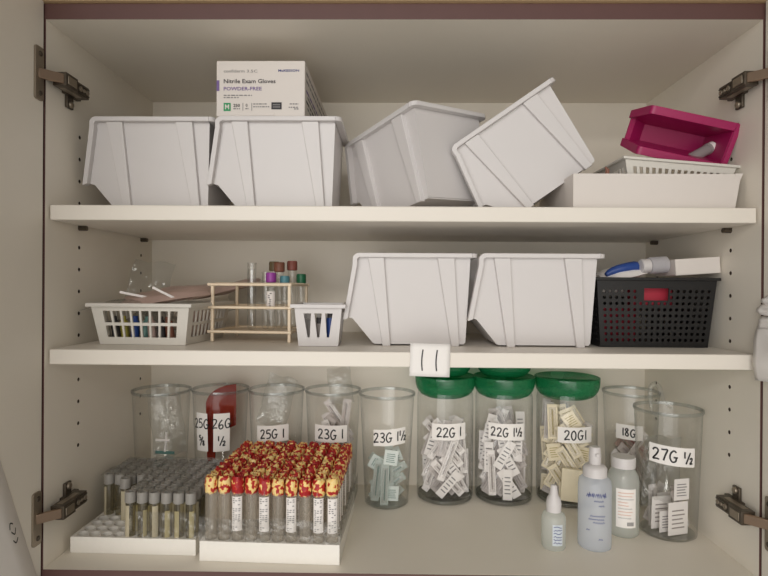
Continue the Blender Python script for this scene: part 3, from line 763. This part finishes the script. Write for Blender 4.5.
J[3] = canister('canister', 'clear canister labelled 25G1 behind the red and yellow tubes', -.2030, .2490, .0380, .0455, CH)
J[4] = canister('canister', 'clear canister labelled 23G1 behind the right of the red and yellow tubes', -.1075, .2490, .0380, .0455, CH)
J[5] = canister('canister', 'clear canister labelled 23G1½ standing left of the green lids', -.0160, .2240, .0355, .0445, CH)
J[9] = canister('canister', 'clear canister in the right back corner, mostly behind another canister', .3955, .2560, .0370, .0440, CH)
J[10] = canister('canister', 'clear canister labelled 27G½ at the front right', .3925, .1270, .0385, .0448, CH)
cyl_label(J[2], .0385, .0455, CH, face(-.298, .249, -.74), .1155, .023, .062, '', .0150, .0020, 1, ['25G', 'E'])
cyl_label(J[2], .0385, .0455, CH, face(-.298, .249, .04), .1155, .026, .062, '', .0150, .0020, 2, ['26G', 'F'])
cyl_label(J[3], .0380, .0455, CH, face(-.203, .249, -.16), .1145, .054, .027, '25G 1', .0145, .0021, 3, tilt=.05)
cyl_label(J[4], .0380, .0455, CH, face(-.1075, .249, -.08), .1150, .056, .028, '23G 1', .0155, .0021, 4, tilt=-.03)
cyl_label(J[5], .0355, .0445, CH, face(-.016, .224, .12), .117, .054, .026, '23G 1F', .0150, .0020, 5, tilt=.07)
cyl_label(J[9], .0370, .0440, CH, face(.3955, .256, -.05), .119, .042, .024, '18G', .0125, .0021, 6, tilt=-.02)
cyl_label(J[10], .0385, .0448, CH, face(.3925, .127, .16), .1215, .062, .0265, '27G F', .0160, .0022, 7, tilt=-.07)
def glass_jar(label, x, y, r, h):
    t = thing('lidded_jar', label, 'jar', (x, y, .0003), group='green lidded jars on the cabinet floor')
    mb = MB(); mb.lathe([(0,0),(r-.005,0),(r-.001,.002),(r,.006),(r,h*.93),(r-.002,h)], 48); mb.build('wall', M['jar'], t, 60)
    mb = MB(); mb.lathe([(0,.0045),(r-.008,.0045),(r-.0022,.008),(r-.0018,.003),(r-.006,.0012)], 48); mb.build('base', clear_base, t, 60)
    lid = MB(); lid.lathe([(0,h-.012),(r*.70,h-.0115),(r*.88,h-.0075),(r*1.01,h+.0005),(r*1.065,h+.009),(r*1.08,h+.018),(r*1.08,h+.0225),(r*1.04,h+.0235),(r*.95,h+.0205),(0,h+.019)], 48)
    lid.build('lid', M['lid'], t, 50)
    return t
clear_base = clear('glass_base', (.72,.74,.73), (.28,.30,.30), .06, (170, 176, 174), rough=.06, f0=.1, f1=.5)
GH = .1815
J[6] = glass_jar('green lidded jar labelled 22G1', .0820, .2535, .0470, GH)
J[7] = glass_jar('green lidded jar labelled 22G1½', .1810, .2535, .0475, GH)
J[8] = glass_jar('green lidded jar labelled 20G1 with cream packets', .2860, .2510, .0490, GH)
cyl_label(J[6], .047, .047, GH, face(.082, .2535, .15), .120, .058, .0265, '22G 1', .0150, .0021, 8, tilt=.02)
cyl_label(J[7], .0475, .0475, GH, face(.181, .2535, .10), .121, .060, .0265, '22G 1F', .0140, .0020, 9, tilt=.0)
cyl_label(J[8], .049, .049, GH, face(.286, .251, .30), .118, .057, .0250, '20G1', .0150, .0021, 10, tilt=.02)
def spare_lid(label, x, y):
    r = .0455; t = thing('jar_lid', label, 'lid', (x, y, GH+.0240), group='spare green lids stacked on the jars')
    mb = MB(); mb.lathe([(0,0),(r*.68,0),(r*.82,.003),(r*.95,.010),(r*1.0,.018),(r*1.0,.0225),(r*.9,.022),(0,.020)], 40); mb.build('dish', M['lid'], t, 50)
spare_lid('spare green lid lying on the jar labelled 22G1', .0800, .2545); spare_lid('spare green lid lying on the jar labelled 22G1½', .1810, .2545)

rc = lambda r0, r1: (lambda z: r0+(r1-r0)*min(1, max(0, z/CH))-.002)
P_w = (packet_mesh('needle_packet', .012, .074, 'packpaper', 'hubgrey'), .012, .074)
P_w2 = (packet_mesh('needle_packet', .014, .060, 'packfilm', 'hubgrey'), .014, .060)
P_p = (packet_mesh('needle_packet', .015, .050, 'packpaper', 'greyprint', False), .015, .050)
P_big = (packet_mesh('folded_leaflet', .034, .046, 'packpaper', 'hubgrey', False), .034, .046)
P_f = (packet_mesh('folded_leaflet', .026, .030, 'packpaper', 'greyprint', False), .026, .030)
P_t = (packet_mesh('needle_packet', .013, .066, 'tealfilm', 'hubteal'), .014, .060)
P_ts = (packet_mesh('needle_packet', .022, .024, 'packteal', 'hubteal', False), .022, .024)
P_c = (packet_mesh('needle_packet', .016, .058, 'packcream', 'hubyel'), .016, .058)
P_cs = (packet_mesh('needle_packet', .022, .028, 'packcream', 'hubyel', False), .022, .028)
P_r = (packet_mesh('needle_packet', .014, .062, 'packpink', 'hubred'), .014, .062)
fill_jar(.0820, .2535, lambda z: .044, .0065, .140, [P_w, P_w, P_w2, P_p], 8, 'clear and white needle packet inside the leftmost green lidded jar', 'packets in the leftmost green lidded jar', 'needle_packet', 11, .12, .0063, .75)
fill_jar(.1810, .2535, lambda z: .0445, .0065, .150, [P_w, P_w2, P_w2, P_p], 9, 'clear and white needle packet inside the middle green lidded jar', 'packets in the middle green lidded jar', 'needle_packet', 12, -.15, .0063, .6)
fill_jar(.2860, .2510, lambda z: .046, .0065, .165, [P_c, P_c, P_cs, P_w2], 8, 'cream paper packet inside the jar labelled 20G1', 'packets in the 20G1 jar', 'needle_packet', 13, -.25, amax=.6)
fill_jar(-.0160, .2240, rc(.0355, .0445), .0055, .100, [P_t, P_ts, P_t], 4, 'pale teal needle packet inside the canister labelled 23G1½', 'packets in the 23G1½ canister', 'needle_packet', 14, .1, .009, 1.1)
fill_jar(.3925, .1270, rc(.0385, .0448), .0055, .085, [P_f, P_big, P_big, P_w2], 3, 'white packet lying low inside the front right canister labelled 27G½', 'packets in the 27G½ canister', 'needle_packet', 15, .3, .012, 1.0)
fill_jar(.3955, .2560, rc(.0370, .0440), .0055, .125, [P_r, P_w, P_w2], 4, 'packet inside the clear canister in the right back corner', 'packets in the corner canister', 'needle_packet', 16, .25, .010)
fill_jar(-.1075, .2490, rc(.0380, .0455), .0055, .168, [P_w, P_w2], 6, 'clear and white packet inside the canister labelled 23G1', 'packets in the 23G1 canister', 'needle_packet', 17, -.1, .009, .8)
fill_jar(-.2980, .2490, rc(.0385, .0455), .0055, .060, [P_w, P_w2], 2, 'packet low inside the canister with the red divider', 'packets in the divided canister', 'needle_packet', 18, 0, .012)
fill_jar(-.2030, .2490, rc(.0380, .0455), .0055, .085, [P_w, P_w2], 2, 'packet low inside the canister labelled 25G1', 'packets in the 25G1 canister', 'needle_packet', 19, .1, .012)
fill_jar(-.3915, .2330, rc(.0380, .0455), .0055, .075, [P_w2, P_t], 2, 'packet low inside the unlabelled canister at the left back', 'packets in the unlabelled canister', 'needle_packet', 20, .2, .016)
# bags standing up in three canisters
soft('film_bag', 'clear bag sticking up out of the canister labelled 25G1', 'bag', .050, .085, .012, (-.203, .255, .158), (math.radians(80), math.radians(14), .1), M['film'], 51)
soft('film_bag', 'clear bag leaning up inside the canister labelled 23G1', 'bag', .040, .06, .012, (-.0960, .2560, .1850), (math.radians(86), math.radians(-8), .05), M['film'], 52)
soft('film_bag', 'clear bag standing in the unlabelled canister at the left back', 'bag', .055, .115, .014, (-.388, .245, .1240), (math.radians(84), math.radians(-10), .1), M['film'], 53)
soft('film_bag', 'clear film wad inside the front right canister labelled 27G½', 'bag', .060, .100, .03, (.388, .136, .085), (math.radians(84), math.radians(8), .2), M['film'], 54)
mb = MB()
cp = smoothpts([(.3690,.172),(.3670,.192),(.3680,.2085),(.3745,.2140),(.3815,.2090),(.3860,.197),(.3920,.186),(.4010,.178)], 4)
mb.tube([(x, .1250+.010*(i/len(cp)), z) for i, (x, z) in enumerate(cp)], [.0016+.0022*math.sin(PI*min(1, (i+1)/len(cp)*1.1)) for i in range(len(cp))], 10)
tag(mb.build('film_strip', M['film'], None, 60), 'clear curled plastic strip poking above the front right canister labelled 27G½', 'strip')
# red curved divider in the second canister
mb = MB(); poly = [(-.0165, .020), (-.0205, .158)]
for i in range(1, 9):
    a = PI*(1-i/16); poly.append((.0285+.0480*math.cos(a), .158+.0300*math.sin(a)))
poly += [(.0285, .120), (.004, .108), (-.004, .085), (-.0075, .020)]
mb.prism(poly, -.0012, .0012)
tag(mb.build('divider', M['redclear'], None, 0, loc=(-.2980, .2380, .0), rot=(0, 0, math.radians(8))), 'dark red curved plastic divider standing in the canister with two labels', 'divider')
# clear butterfly connector in the unlabelled canister
t = thing('needle_connector', 'clear cross-shaped connector with teal wing in the unlabelled canister', 'connector', (-.3740, .2050, .0850), (0, math.radians(4), .1))
mb = MB(); mb.tube([(0,0,0),(0,0,.032)], .0018, 8); mb.tube([(-.016,0,.018),(.006,0,.018)], .0022, 8); mb.build('body', M['packpaper'], t, 50)
mb = MB(); mb.box((-.015, -.0008, -.004), (.015, .0008, .001)); mb.build('wing', M['hubteal'], t, 0, bevel=.0005)
# big white box-shaped packet in the cream jar
mb = MB(); mb.box((-.017, -.0035, 0), (.017, .0035, .052)); tag(mb.build('carton', M['packcream'], None, 0, loc=(.2805, .2085, .0110), rot=(0, math.radians(3), math.radians(-14)), bevel=.0008), 'flat cream carton against the front of the jar labelled 20G1', 'box')

# ------------------------------------------------------------------ bottles
bt = thing('dropper_bottle', 'small frosted dropper bottle with white pointed cap', 'bottle', (.2130, .0760, .0003))
mb = MB(); mb.lathe([(0,0),(.0145,0),(.0160,.002),(.0160,.040),(.0140,.046),(.008,.049),(.008,.052)], 28); mb.build('body', M['milky'], bt, 50)
mb = MB(); mb.lathe([(.0085,.0485),(.0098,.0490),(.0102,.060),(.0090,.066),(.0055,.072),(.0042,.083),(.0030,.0845),(0,.0845)], 24, star=0.); mb.build('cap', M['white'], bt, 40)
mb = MB(); a0 = face(.213, .076, .35); mpb = lambda s, t: ((.0163)*math.cos(a0+s/.0163), .0163*math.sin(a0+s/.0163), t)
mb.grid(lambda u, v: mpb((u-.5)*.014, .008+v*.028), 8, 2); lb2 = mb.build('label', solid('pale_blue_label', (206, 214, 222), .6), bt, 60)
mb = MB(); q = random.Random(8); mpb2 = lambda s, t: ((.0166)*math.cos(a0+s/.0166), .0166*math.sin(a0+s/.0166), t)
for i in range(6):
    pts = [(-.0055+.0022*k, .012+.0042*i+q.uniform(-.0012, .0012)) for k in range(6)]; ribbon(mb, pts, .0009, mpb2)
mb.build('printed_text', M['navy'], lb2, 0)
sp = thing('spray_bottle', 'bluish clear spray bottle with white pump cap and blue print', 'bottle', (.2700, .0800, .0003))
sp.scale = (1, 1, .955)
mb = MB(); mb.lathe([(0,.001),(.019,0),(.0215,.002),(.0218,.006),(.0218,.088),(.0205,.096),(.0150,.1015),(.0125,.103),(.0125,.106)], 36); mb.build('body', M['bluewater'], sp, 50)
mb = MB(); mb.lathe([(.013,.1005),(.0155,.101),(.0158,.112),(.0130,.116),(.0080,.118),(0,.118)], 28, star=.02); mb.build('collar', M['white'], sp, 40)
mb = MB(); mb.lathe([(.0072,.1175),(.0080,.119),(.0080,.130),(.0072,.141),(.0060,.1425),(0,.1425)], 20); mb.box((-.002, -.0105, .1305), (.002, -.006, .1345)); mb.build('nozzle', M['white'], sp, 40)
a1 = face(.27, .08, .12); R_ = .02205; mps = lambda s, t: (R_*math.cos(a1+s/R_), R_*math.sin(a1+s/R_), t)
mb = MB(); q = random.Random(9)
def scrib(mb, x0, x1, y, h, mp, mi=0, w=.0008):
    pts = []; x = x0; i = 0
    while x < x1: pts.append((x, y+(h if i % 2 else 0)+q.uniform(-.2, .2)*h)); x += q.uniform(.0008, .0016); i += 1
    if len(pts) > 1: ribbon(mb, pts, w, mp, mi)
scrib(mb, -.013, .013, .077, .0058, mps, 0, .0014); scrib(mb, -.011, .011, .0785, .0040, mps, 0, .0012)
for x0, x1, y in ((-.003, .010, .071), (.003, .011, .0645), (-.008, .011, .050), (-.010, .011, .0455), (-.004, .011, .041), (-.013, -.008, .030), (.003, .008, .018)):
    scrib(mb, x0, x1, y, .0020, mps, 0, .0010)
mb.build('printed_text', M['navy'], sp, 0)
bo = thing('round_bottle', 'frosted round bottle with white screw cap and orange printed label', 'bottle', (.3265, .1225, .0003))
bo.scale = (1, 1, 1.05)
mb = MB(); mb.lathe([(0,.001),(.0195,0),(.0215,.002),(.0218,.006),(.0218,.072),(.0205,.080),(.0160,.0885),(.0125,.091),(.0125,.0935)], 36); mb.build('body', M['milky'], bo, 50)
mb = MB(); mb.lathe([(.0135,.0905),(.0165,.091),(.0168,.1035),(.0160,.105),(0,.105)], 36, star=.015); mb.build('cap', M['white'], bo, 40)
a2 = face(.3265, .1225, .22); Rb = .0221; mpo = lambda s, t: (Rb*math.cos(a2+s/Rb), Rb*math.sin(a2+s/Rb), t)
mb = MB(); mb.grid(lambda u, v: mpo((u-.5)*.028, .0145+v*.052), 10, 2); lb3 = mb.build('label', M['paper'], bo, 60)
Rb2 = .02245; mpo2 = lambda s, t: (Rb2*math.cos(a2+s/Rb2), Rb2*math.sin(a2+s/Rb2), t)
mb = MB()
for i in range(9):
    scrib(mb, -.011, q.uniform(.003, .011), .027+.0042*i, .0012, mpo2, 0 if i % 3 else 1, .0006)
for i in range(7): qd(mb, .001+.0014*i, .0175, .0017+.0014*i, .0225, mpo2, 2)
mb.build('printed_text', [M['orangep'], M['greyprint'], M['blackprint']], lb3, 0)

# ------------------------------------------------------------------ tube trays
ORD = ['first', 'second', 'third', 'fourth', 'fifth', 'sixth', 'seventh', 'eighth', 'ninth', 'tenth']
def foam_tray(root, nx, ny, pitch, hr, h, depth):
    mb = MB(); w, d = nx*pitch, ny*pitch; e = .0022; seg = 16
    for j in range(ny):
        for i in range(nx):
            cx, cy = -w/2+pitch*(i+.5), pitch*(j+.5); O = []; I = []
            for k in range(seg):
                a = 2*PI*k/seg; c, s_ = math.cos(a), math.sin(a); qn = 1/max(abs(c), abs(s_))
                O.append((cx+c*qn*pitch/2, cy+s_*qn*pitch/2, h)); I.append((cx+c*hr, cy+s_*hr, h))
            Dn = [(p[0], p[1], h-depth) for p in I]
            mb.add(O+I+Dn, [(k, (k+1) % seg, seg+(k+1) % seg, seg+k) for k in range(seg)]+[(seg+k, seg+(k+1) % seg, 2*seg+(k+1) % seg, 2*seg+k) for k in range(seg)]+[tuple(range(2*seg, 3*seg))])
    x0, x1, y0, y1 = -w/2-e, w/2+e, -e, d+e
    for a, b in (((x0,y0),(x1,0)), ((x0,d),(x1,y1))): mb.add([(a[0],a[1],h),(b[0],a[1],h),(b[0],b[1],h),(a[0],b[1],h)], [(0,1,2,3)])
    for a, b in ((x0,-w/2), (w/2,x1)): mb.add([(a,0,h),(b,0,h),(b,d,h),(a,d,h)], [(0,1,2,3)])
    mb.add([(x0,y0,0),(x1,y0,0),(x1,y1,0),(x0,y1,0),(x0,y0,h),(x1,y0,h),(x1,y1,h),(x0,y1,h)], [(3,2,1,0),(0,1,5,4),(1,2,6,5),(2,3,7,6),(3,0,4,7)])
    mb.build('foam_base', M['foam'], root, 30)
    return w, d
def ring_at(c, yaw, i, j, nx, pitch):
    x, y = -nx*pitch/2+pitch*(i+.5), pitch*(j+.5)
    return (c[0]+x*math.cos(yaw)-y*math.sin(yaw), c[1]+x*math.sin(yaw)+y*math.cos(yaw))
# right tray: 100 tubes with mottled red and yellow stoppers
PR, YR = .0176, math.radians(-2.2)
CR = (-.1640, .0240)
tr = thing('tube_tray', 'white foam tray packed with red and yellow stoppered tubes', 'tube tray', (CR[0], CR[1], .0003), (0, 0, YR))
wR, dR = foam_tray(tr, 10, 10, PR, .0081, .0255, .019)
mb = MB(); x0, x1, y0, y1 = -wR/2-.0030, wR/2+.0030, -.0030, dR+.0030
for a, b in (((x0,y0),(x1,y0)), ((x1,y0),(x1+.004,y1)), ((x1,y1),(x0,y1)), ((x0,y1),(x0,y0))):
    mb.grid(lambda u, v: (a[0]+(b[0]-a[0])*u, a[1]+(b[1]-a[1])*u, .0262+v*.030+.0016*math.sin(9*u+a[0]*40)*v), 16, 4)
mb.build('clear_sleeve', M['wrap'], tr, 60)
r = .0077; ht = .0825
mb = MB(); mb.lathe([(0,0),(r*.55,.0009),(r*.88,.0035),(r,.0075),(r,ht)], 14); tube_o = mb.build('glass', M['tube'], None, 60); tube_me = tube_o.data; bpy.data.objects.remove(tube_o)
caps = []
for s in range(4):
    q = random.Random(60+s); mb = MB()
    mb.lathe([(r*.86,ht-.006),(r*1.0,ht-.0045),(r*1.08,ht-.003),(r*1.10,ht+.006),(r*1.04,ht+.0125),(r*.84,ht+.0155),(r*.48,ht+.0150),(r*.40,ht+.0095),(0,ht+.009)], 18, star=-.06)
    mb.v = [(x+q.uniform(-.0006,.0006), y+q.uniform(-.0006,.0006), z+(q.uniform(-.0018,.0018) if z > ht else q.uniform(-.0008, .0008))) for x, y, z in mb.v]
    o = mb.build('stopper', M['tiger'], None, 70); caps.append(o.data); bpy.data.objects.remove(o)
labm = []
for s in range(3):
    q = random.Random(80+s); mb = MB(); rl = r+.0004; a0 = -PI/2+.18+(s-1)*.12
    mb.grid(lambda u, v: (rl*math.cos(a0+(u-.5)*1.75), rl*math.sin(a0+(u-.5)*1.75), .031+v*.044), 8, 1, 0)
    for i in range(16):
        for k in range(3):
            if q.random() < .55:
                aa = a0-.65+k*.42+q.uniform(0, .1); z = .033+i*.0026
                mb.add([((rl+.0004)*math.cos(aa+d), (rl+.0004)*math.sin(aa+d), z+e) for d, e in ((0,0),(.28,0),(.28,.0011),(0,.0011))], [(0,1,2,3)], 1)
    o = mb.build('label', [M['printlab'], M['greyprint']], None, 60); labm.append(o.data); bpy.data.objects.remove(o)
q = random.Random(5)
for j in range(10):
    for i in range(10):
        x, y = ring_at(CR, YR, i, j, 10, PR)
        row = 'front row' if j == 0 else ('back row' if j == 9 else f'{ORD[j]} row from the front')
        t = thing('blood_tube', f'red-yellow stoppered tube in the {row}, {ORD[i]} from left', 'tube', (x, y, .0075), (0, 0, 0), 'red and yellow stoppered tubes in the right tray')
        ang = q.uniform(0, 6.28)
        for nm_, me in (('glass', tube_me), ('stopper', caps[q.randrange(4)])):
            o = bpy.data.objects.new(nm_, me); COL.objects.link(o); o.parent = t
            if nm_ == 'stopper': o.rotation_euler = (0, 0, ang); o.location.z = q.uniform(-.0012, .0012)
        if (j == 0 and i in (2, 4, 6, 8, 9)) or (j > 0 and q.random() < .35):
            o = bpy.data.objects.new('label', labm[q.randrange(3)]); COL.objects.link(o); o.parent = t
# left tray: grey stoppered tubes, front left wells empty
PL, YL = .0163, math.radians(-1.5)
CLt = (-.3475, .0425)
tl = thing('tube_tray', 'white foam tray of grey stoppered tubes with empty front left wells', 'tube tray', (CLt[0], CLt[1], .0003), (0, 0, YL))
wL, dL = foam_tray(tl, 10, 9, PL, .0069, .0210, .0155)
mb = MB(); x0, x1, y0, y1 = -wL/2-.0030, wL/2+.0030, -.0030, dL+.0030
mb.grid(lambda u, v: (x1+.0012*math.sin(8*v), y0+(y1-y0)*u, .0215+v*.052), 12, 6)
mb.grid(lambda u, v: (x0+.088+(x1-x0-.088)*u, y0+.0008*math.sin(12*u), .0215+v*.035), 12, 4)
mb.build('clear_sleeve', M['wrap'], tl, 60)
mb = MB(); mb.grid(lambda u, v: (x0+.003+(x1-x0-.006)*u, y0+(.066 if u < .42 else .004)*(1-v)+(y1-y0)*v, .0795+.0022*math.sin(11*u+3*v)*math.sin(7*v+4*u)), 26, 18)
mb.build('clear_cover', M['film'], tl, 60)
rg = .0064; hg = .0625
mb = MB(); mb.lathe([(0,0),(rg*.55,.0009),(rg*.88,.0030),(rg,.0065),(rg,hg)], 14); o = mb.build('glass', M['tubeg'], None, 60); gt_me = o.data; bpy.data.objects.remove(o)
mb = MB(); mb.lathe([(rg*.9,hg-.004),(rg*1.16,hg-.003),(rg*1.18,hg+.009),(rg*1.05,hg+.011),(rg*.6,hg+.0105),(rg*.5,hg+.007),(0,hg+.007)], 16, star=-.04); o = mb.build('stopper', M['capgrey'], None, 50); gc_me = o.data; bpy.data.objects.remove(o)
mb = MB(); mb.lathe([(0,.0012),(rg*.8,.004),(rg*.86,.008),(rg*.86,.014),(0,.0155)], 10); o = mb.build('powder', M['powder'], None, 50); gp_me = o.data; bpy.data.objects.remove(o)
mb = MB(); rl = rg+.0004
mb.grid(lambda u, v: (rl*math.cos(-PI/2+(u-.2)*.95), rl*math.sin(-PI/2+(u-.2)*.95), .014+v*.036), 6, 1); o = mb.build('label', M['yellowlab'], None, 60); gy_me = o.data; bpy.data.objects.remove(o)
mb = MB()
mb.grid(lambda u, v: (rl*math.cos(-PI/2+(u-.5)*1.1), rl*math.sin(-PI/2+(u-.5)*1.1), .012+v*.044), 6, 1); o = mb.build('label', solid('tan_tube_label', (186, 176, 150), .7, .08, 200), None, 60); gl_me = o.data; bpy.data.objects.remove(o)
for j in range(9):
    for i in range(10):
        if i < 4 and j < 3: continue
        if i < 4 and j == 3 and i not in (2,): continue
        x, y = ring_at(CLt, YL, i, j, 10, PL)
        row = 'front row' if j == 0 else ('back row' if j == 8 else f'{ORD[j]} row from the front')
        t = thing('blood_tube', f'grey stoppered tube in the {row}, {ORD[i]} well from left', 'tube', (x, y, .0060), (0, 0, 0), 'grey stoppered tubes in the left tray')
        ps = [('glass', gt_me), ('stopper', gc_me), ('powder', gp_me)]
        k = q.random()
        if k < .4: ps.append(('label', gy_me))
        elif k < .75: ps.append(('label', gl_me))
        ang = q.uniform(-.7, .7)
        for nm_, me in ps:
            o = bpy.data.objects.new(nm_, me); COL.objects.link(o); o.parent = t; o.rotation_euler = (0, 0, ang)

# ------------------------------------------------------------------ papers on the doors
t = thing('paper_sheet', 'white paper sheet hanging askew on the open left door', 'paper', (-WX-.0015, -.012, .0), (0, 0, 0))
mb = MB(); rot = math.radians(-21.5)
def psheet(u, v, d=0.):
    a, b = -u*.18, (v)*.30-.12        # a along -y from the right edge, b up
    y = a*math.cos(rot)-b*math.sin(rot)*1.0; z = a*math.sin(rot)+b*math.cos(rot)
    return (.0006+.003*u*u+d, a*math.cos(rot)+b*math.sin(rot), b*math.cos(rot)-a*math.sin(rot))
mb.grid(lambda u, v: psheet(u, v), 8, 10); mb.build('sheet', M['paper'], t, 60, solid_t=.0003)
mb = MB()
for v0, u0, pts in ((.70, .055, [(0,0),(.02,.012),(.035,-.01)]), (.665, .045, [(0,.01),(.02,-.01),(.04,.012)]), (.63, .05, [(0,0),(.025,-.012),(.04,.008)])):
    ribbon(mb, [(u0+p[0], v0+p[1]) for p in smoothpts(pts)], .006, lambda a, b: psheet(a, b, .0006))
mb.build('handwriting', M['ink'], t, 0)
GQ = 'curled papers hanging on the right door edge'
def curl(label, zt, zb, y0, y1, out, seed, mark=False):
    q = random.Random(seed); p1, p2 = q.uniform(0, 6), q.uniform(0, 6)
    def f(u, v, d=0.):
        z = zt+(zb-zt)*v; y = y1+(y0-y1)*u
        b = out*(.55+.45*min(1, v*3.5)-.06*v*v)*(1-.10*u)+.0016*math.sin(9*v+p1)*math.sin(6*u+p2)
        return (WX+.0022-max(.0006, b)-d, y+.0015*math.sin(4*v+p2), z+.004*(u-.5)*math.sin(p1))
    t = thing('paper_slip', label, 'paper', (0, 0, 0), group=GQ)
    mb = MB(); mb.grid(f, 10, 12); mb.build('sheet', M['paper'], t, 60, solid_t=.0003)
    if mark:
        mb = MB(); ribbon(mb, [(.42, .62), (.5, .66), (.46, .74), (.56, .78)], .05, lambda a, b: f(a, b, .0010)); mb.build('handwriting', M['blackprint'], t, 0)
curl('topmost curled white paper slip on the right door edge', .347, .333, -.060, -.008, .006, 1)
curl('second curled white paper slip from the top on the right door edge', .3335, .3215, -.060, -.004, .009, 2)
curl('third curled white paper slip from the top on the right door edge', .3225, .3085, -.060, -.006, .010, 3)
curl('largest white paper slip, lowest on the right door edge', .3095, .2450, -.070, -.003, .013, 4, True)

# ------------------------------------------------------------------ camera
cd = bpy.data.cameras.new('camera'); co = bpy.data.objects.new('camera', cd); COL.objects.link(co)
cx, cy, cz, yaw, pit, rol = -.0109, -.6699, .3528, .0128, -.0017, .0064
fw = Vector((-math.sin(yaw)*math.cos(pit), math.cos(yaw)*math.cos(pit), math.sin(pit)))
rv = Vector((math.cos(yaw), math.sin(yaw), 0)); uv = rv.cross(fw)
r2 = rv*math.cos(rol)+uv*math.sin(rol); u2 = -rv*math.sin(rol)+uv*math.cos(rol)
mw = Matrix((r2, u2, -fw)).transposed().to_4x4(); mw.translation = (cx, cy, cz)
co.matrix_world = mw; cd.sensor_width = 36; cd.lens = 545/768*36; cd.clip_start = .01
scene.camera = co

# ------------------------------------------------------------------ light: ceiling fixtures in the room, added front fill, room glow shaped to reach the interior
def area(name, loc, target, sx, sy, power, col):
    l = bpy.data.lights.new(name, 'AREA'); l.shape = 'RECTANGLE'; l.size = sx; l.size_y = sy; l.energy = power; l.color = col
    o = bpy.data.objects.new(name, l); COL.objects.link(o); o.location = loc
    o.rotation_euler = (Vector(target)-Vector(loc)).to_track_quat('-Z', 'Y').to_euler(); return o
area('ceiling_light', (-.35, -2.3, 1.15), (-.35, -2.3, 0), 1.2, .6, 30, (1, .955, .90))
area('front_left_fill', (-1.15, -2.7, .30), (.05, 0, .36), 1.9, 1.6, 18, (1, .985, .97))  # added soft source, not a known window, brightening the deep interior
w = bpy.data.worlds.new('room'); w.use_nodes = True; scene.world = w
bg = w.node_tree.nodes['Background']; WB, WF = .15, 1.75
_n = w.node_tree.nodes; _l = w.node_tree.links          # room glow by direction: brightness added in front and below to light the interior
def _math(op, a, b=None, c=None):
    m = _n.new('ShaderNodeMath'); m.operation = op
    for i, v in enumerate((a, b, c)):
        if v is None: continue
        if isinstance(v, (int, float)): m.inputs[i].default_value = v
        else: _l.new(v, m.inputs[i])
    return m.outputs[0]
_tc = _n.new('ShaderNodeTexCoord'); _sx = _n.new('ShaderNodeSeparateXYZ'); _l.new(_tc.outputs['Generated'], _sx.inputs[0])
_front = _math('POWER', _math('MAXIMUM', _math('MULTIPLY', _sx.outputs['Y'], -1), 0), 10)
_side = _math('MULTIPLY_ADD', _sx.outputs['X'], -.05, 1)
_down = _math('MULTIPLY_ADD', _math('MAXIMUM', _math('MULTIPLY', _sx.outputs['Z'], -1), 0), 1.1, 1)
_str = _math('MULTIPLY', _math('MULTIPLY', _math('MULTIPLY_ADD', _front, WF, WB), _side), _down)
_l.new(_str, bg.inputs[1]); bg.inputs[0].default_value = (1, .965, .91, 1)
scene.cycles.transparent_max_bounces = 64
scene.cycles.max_bounces = 10
scene.cycles.diffuse_bounces = 5
scene.view_settings.view_transform = 'Standard'; scene.view_settings.look = 'None'
scene.view_settings.exposure = .15; scene.view_settings.gamma = 1
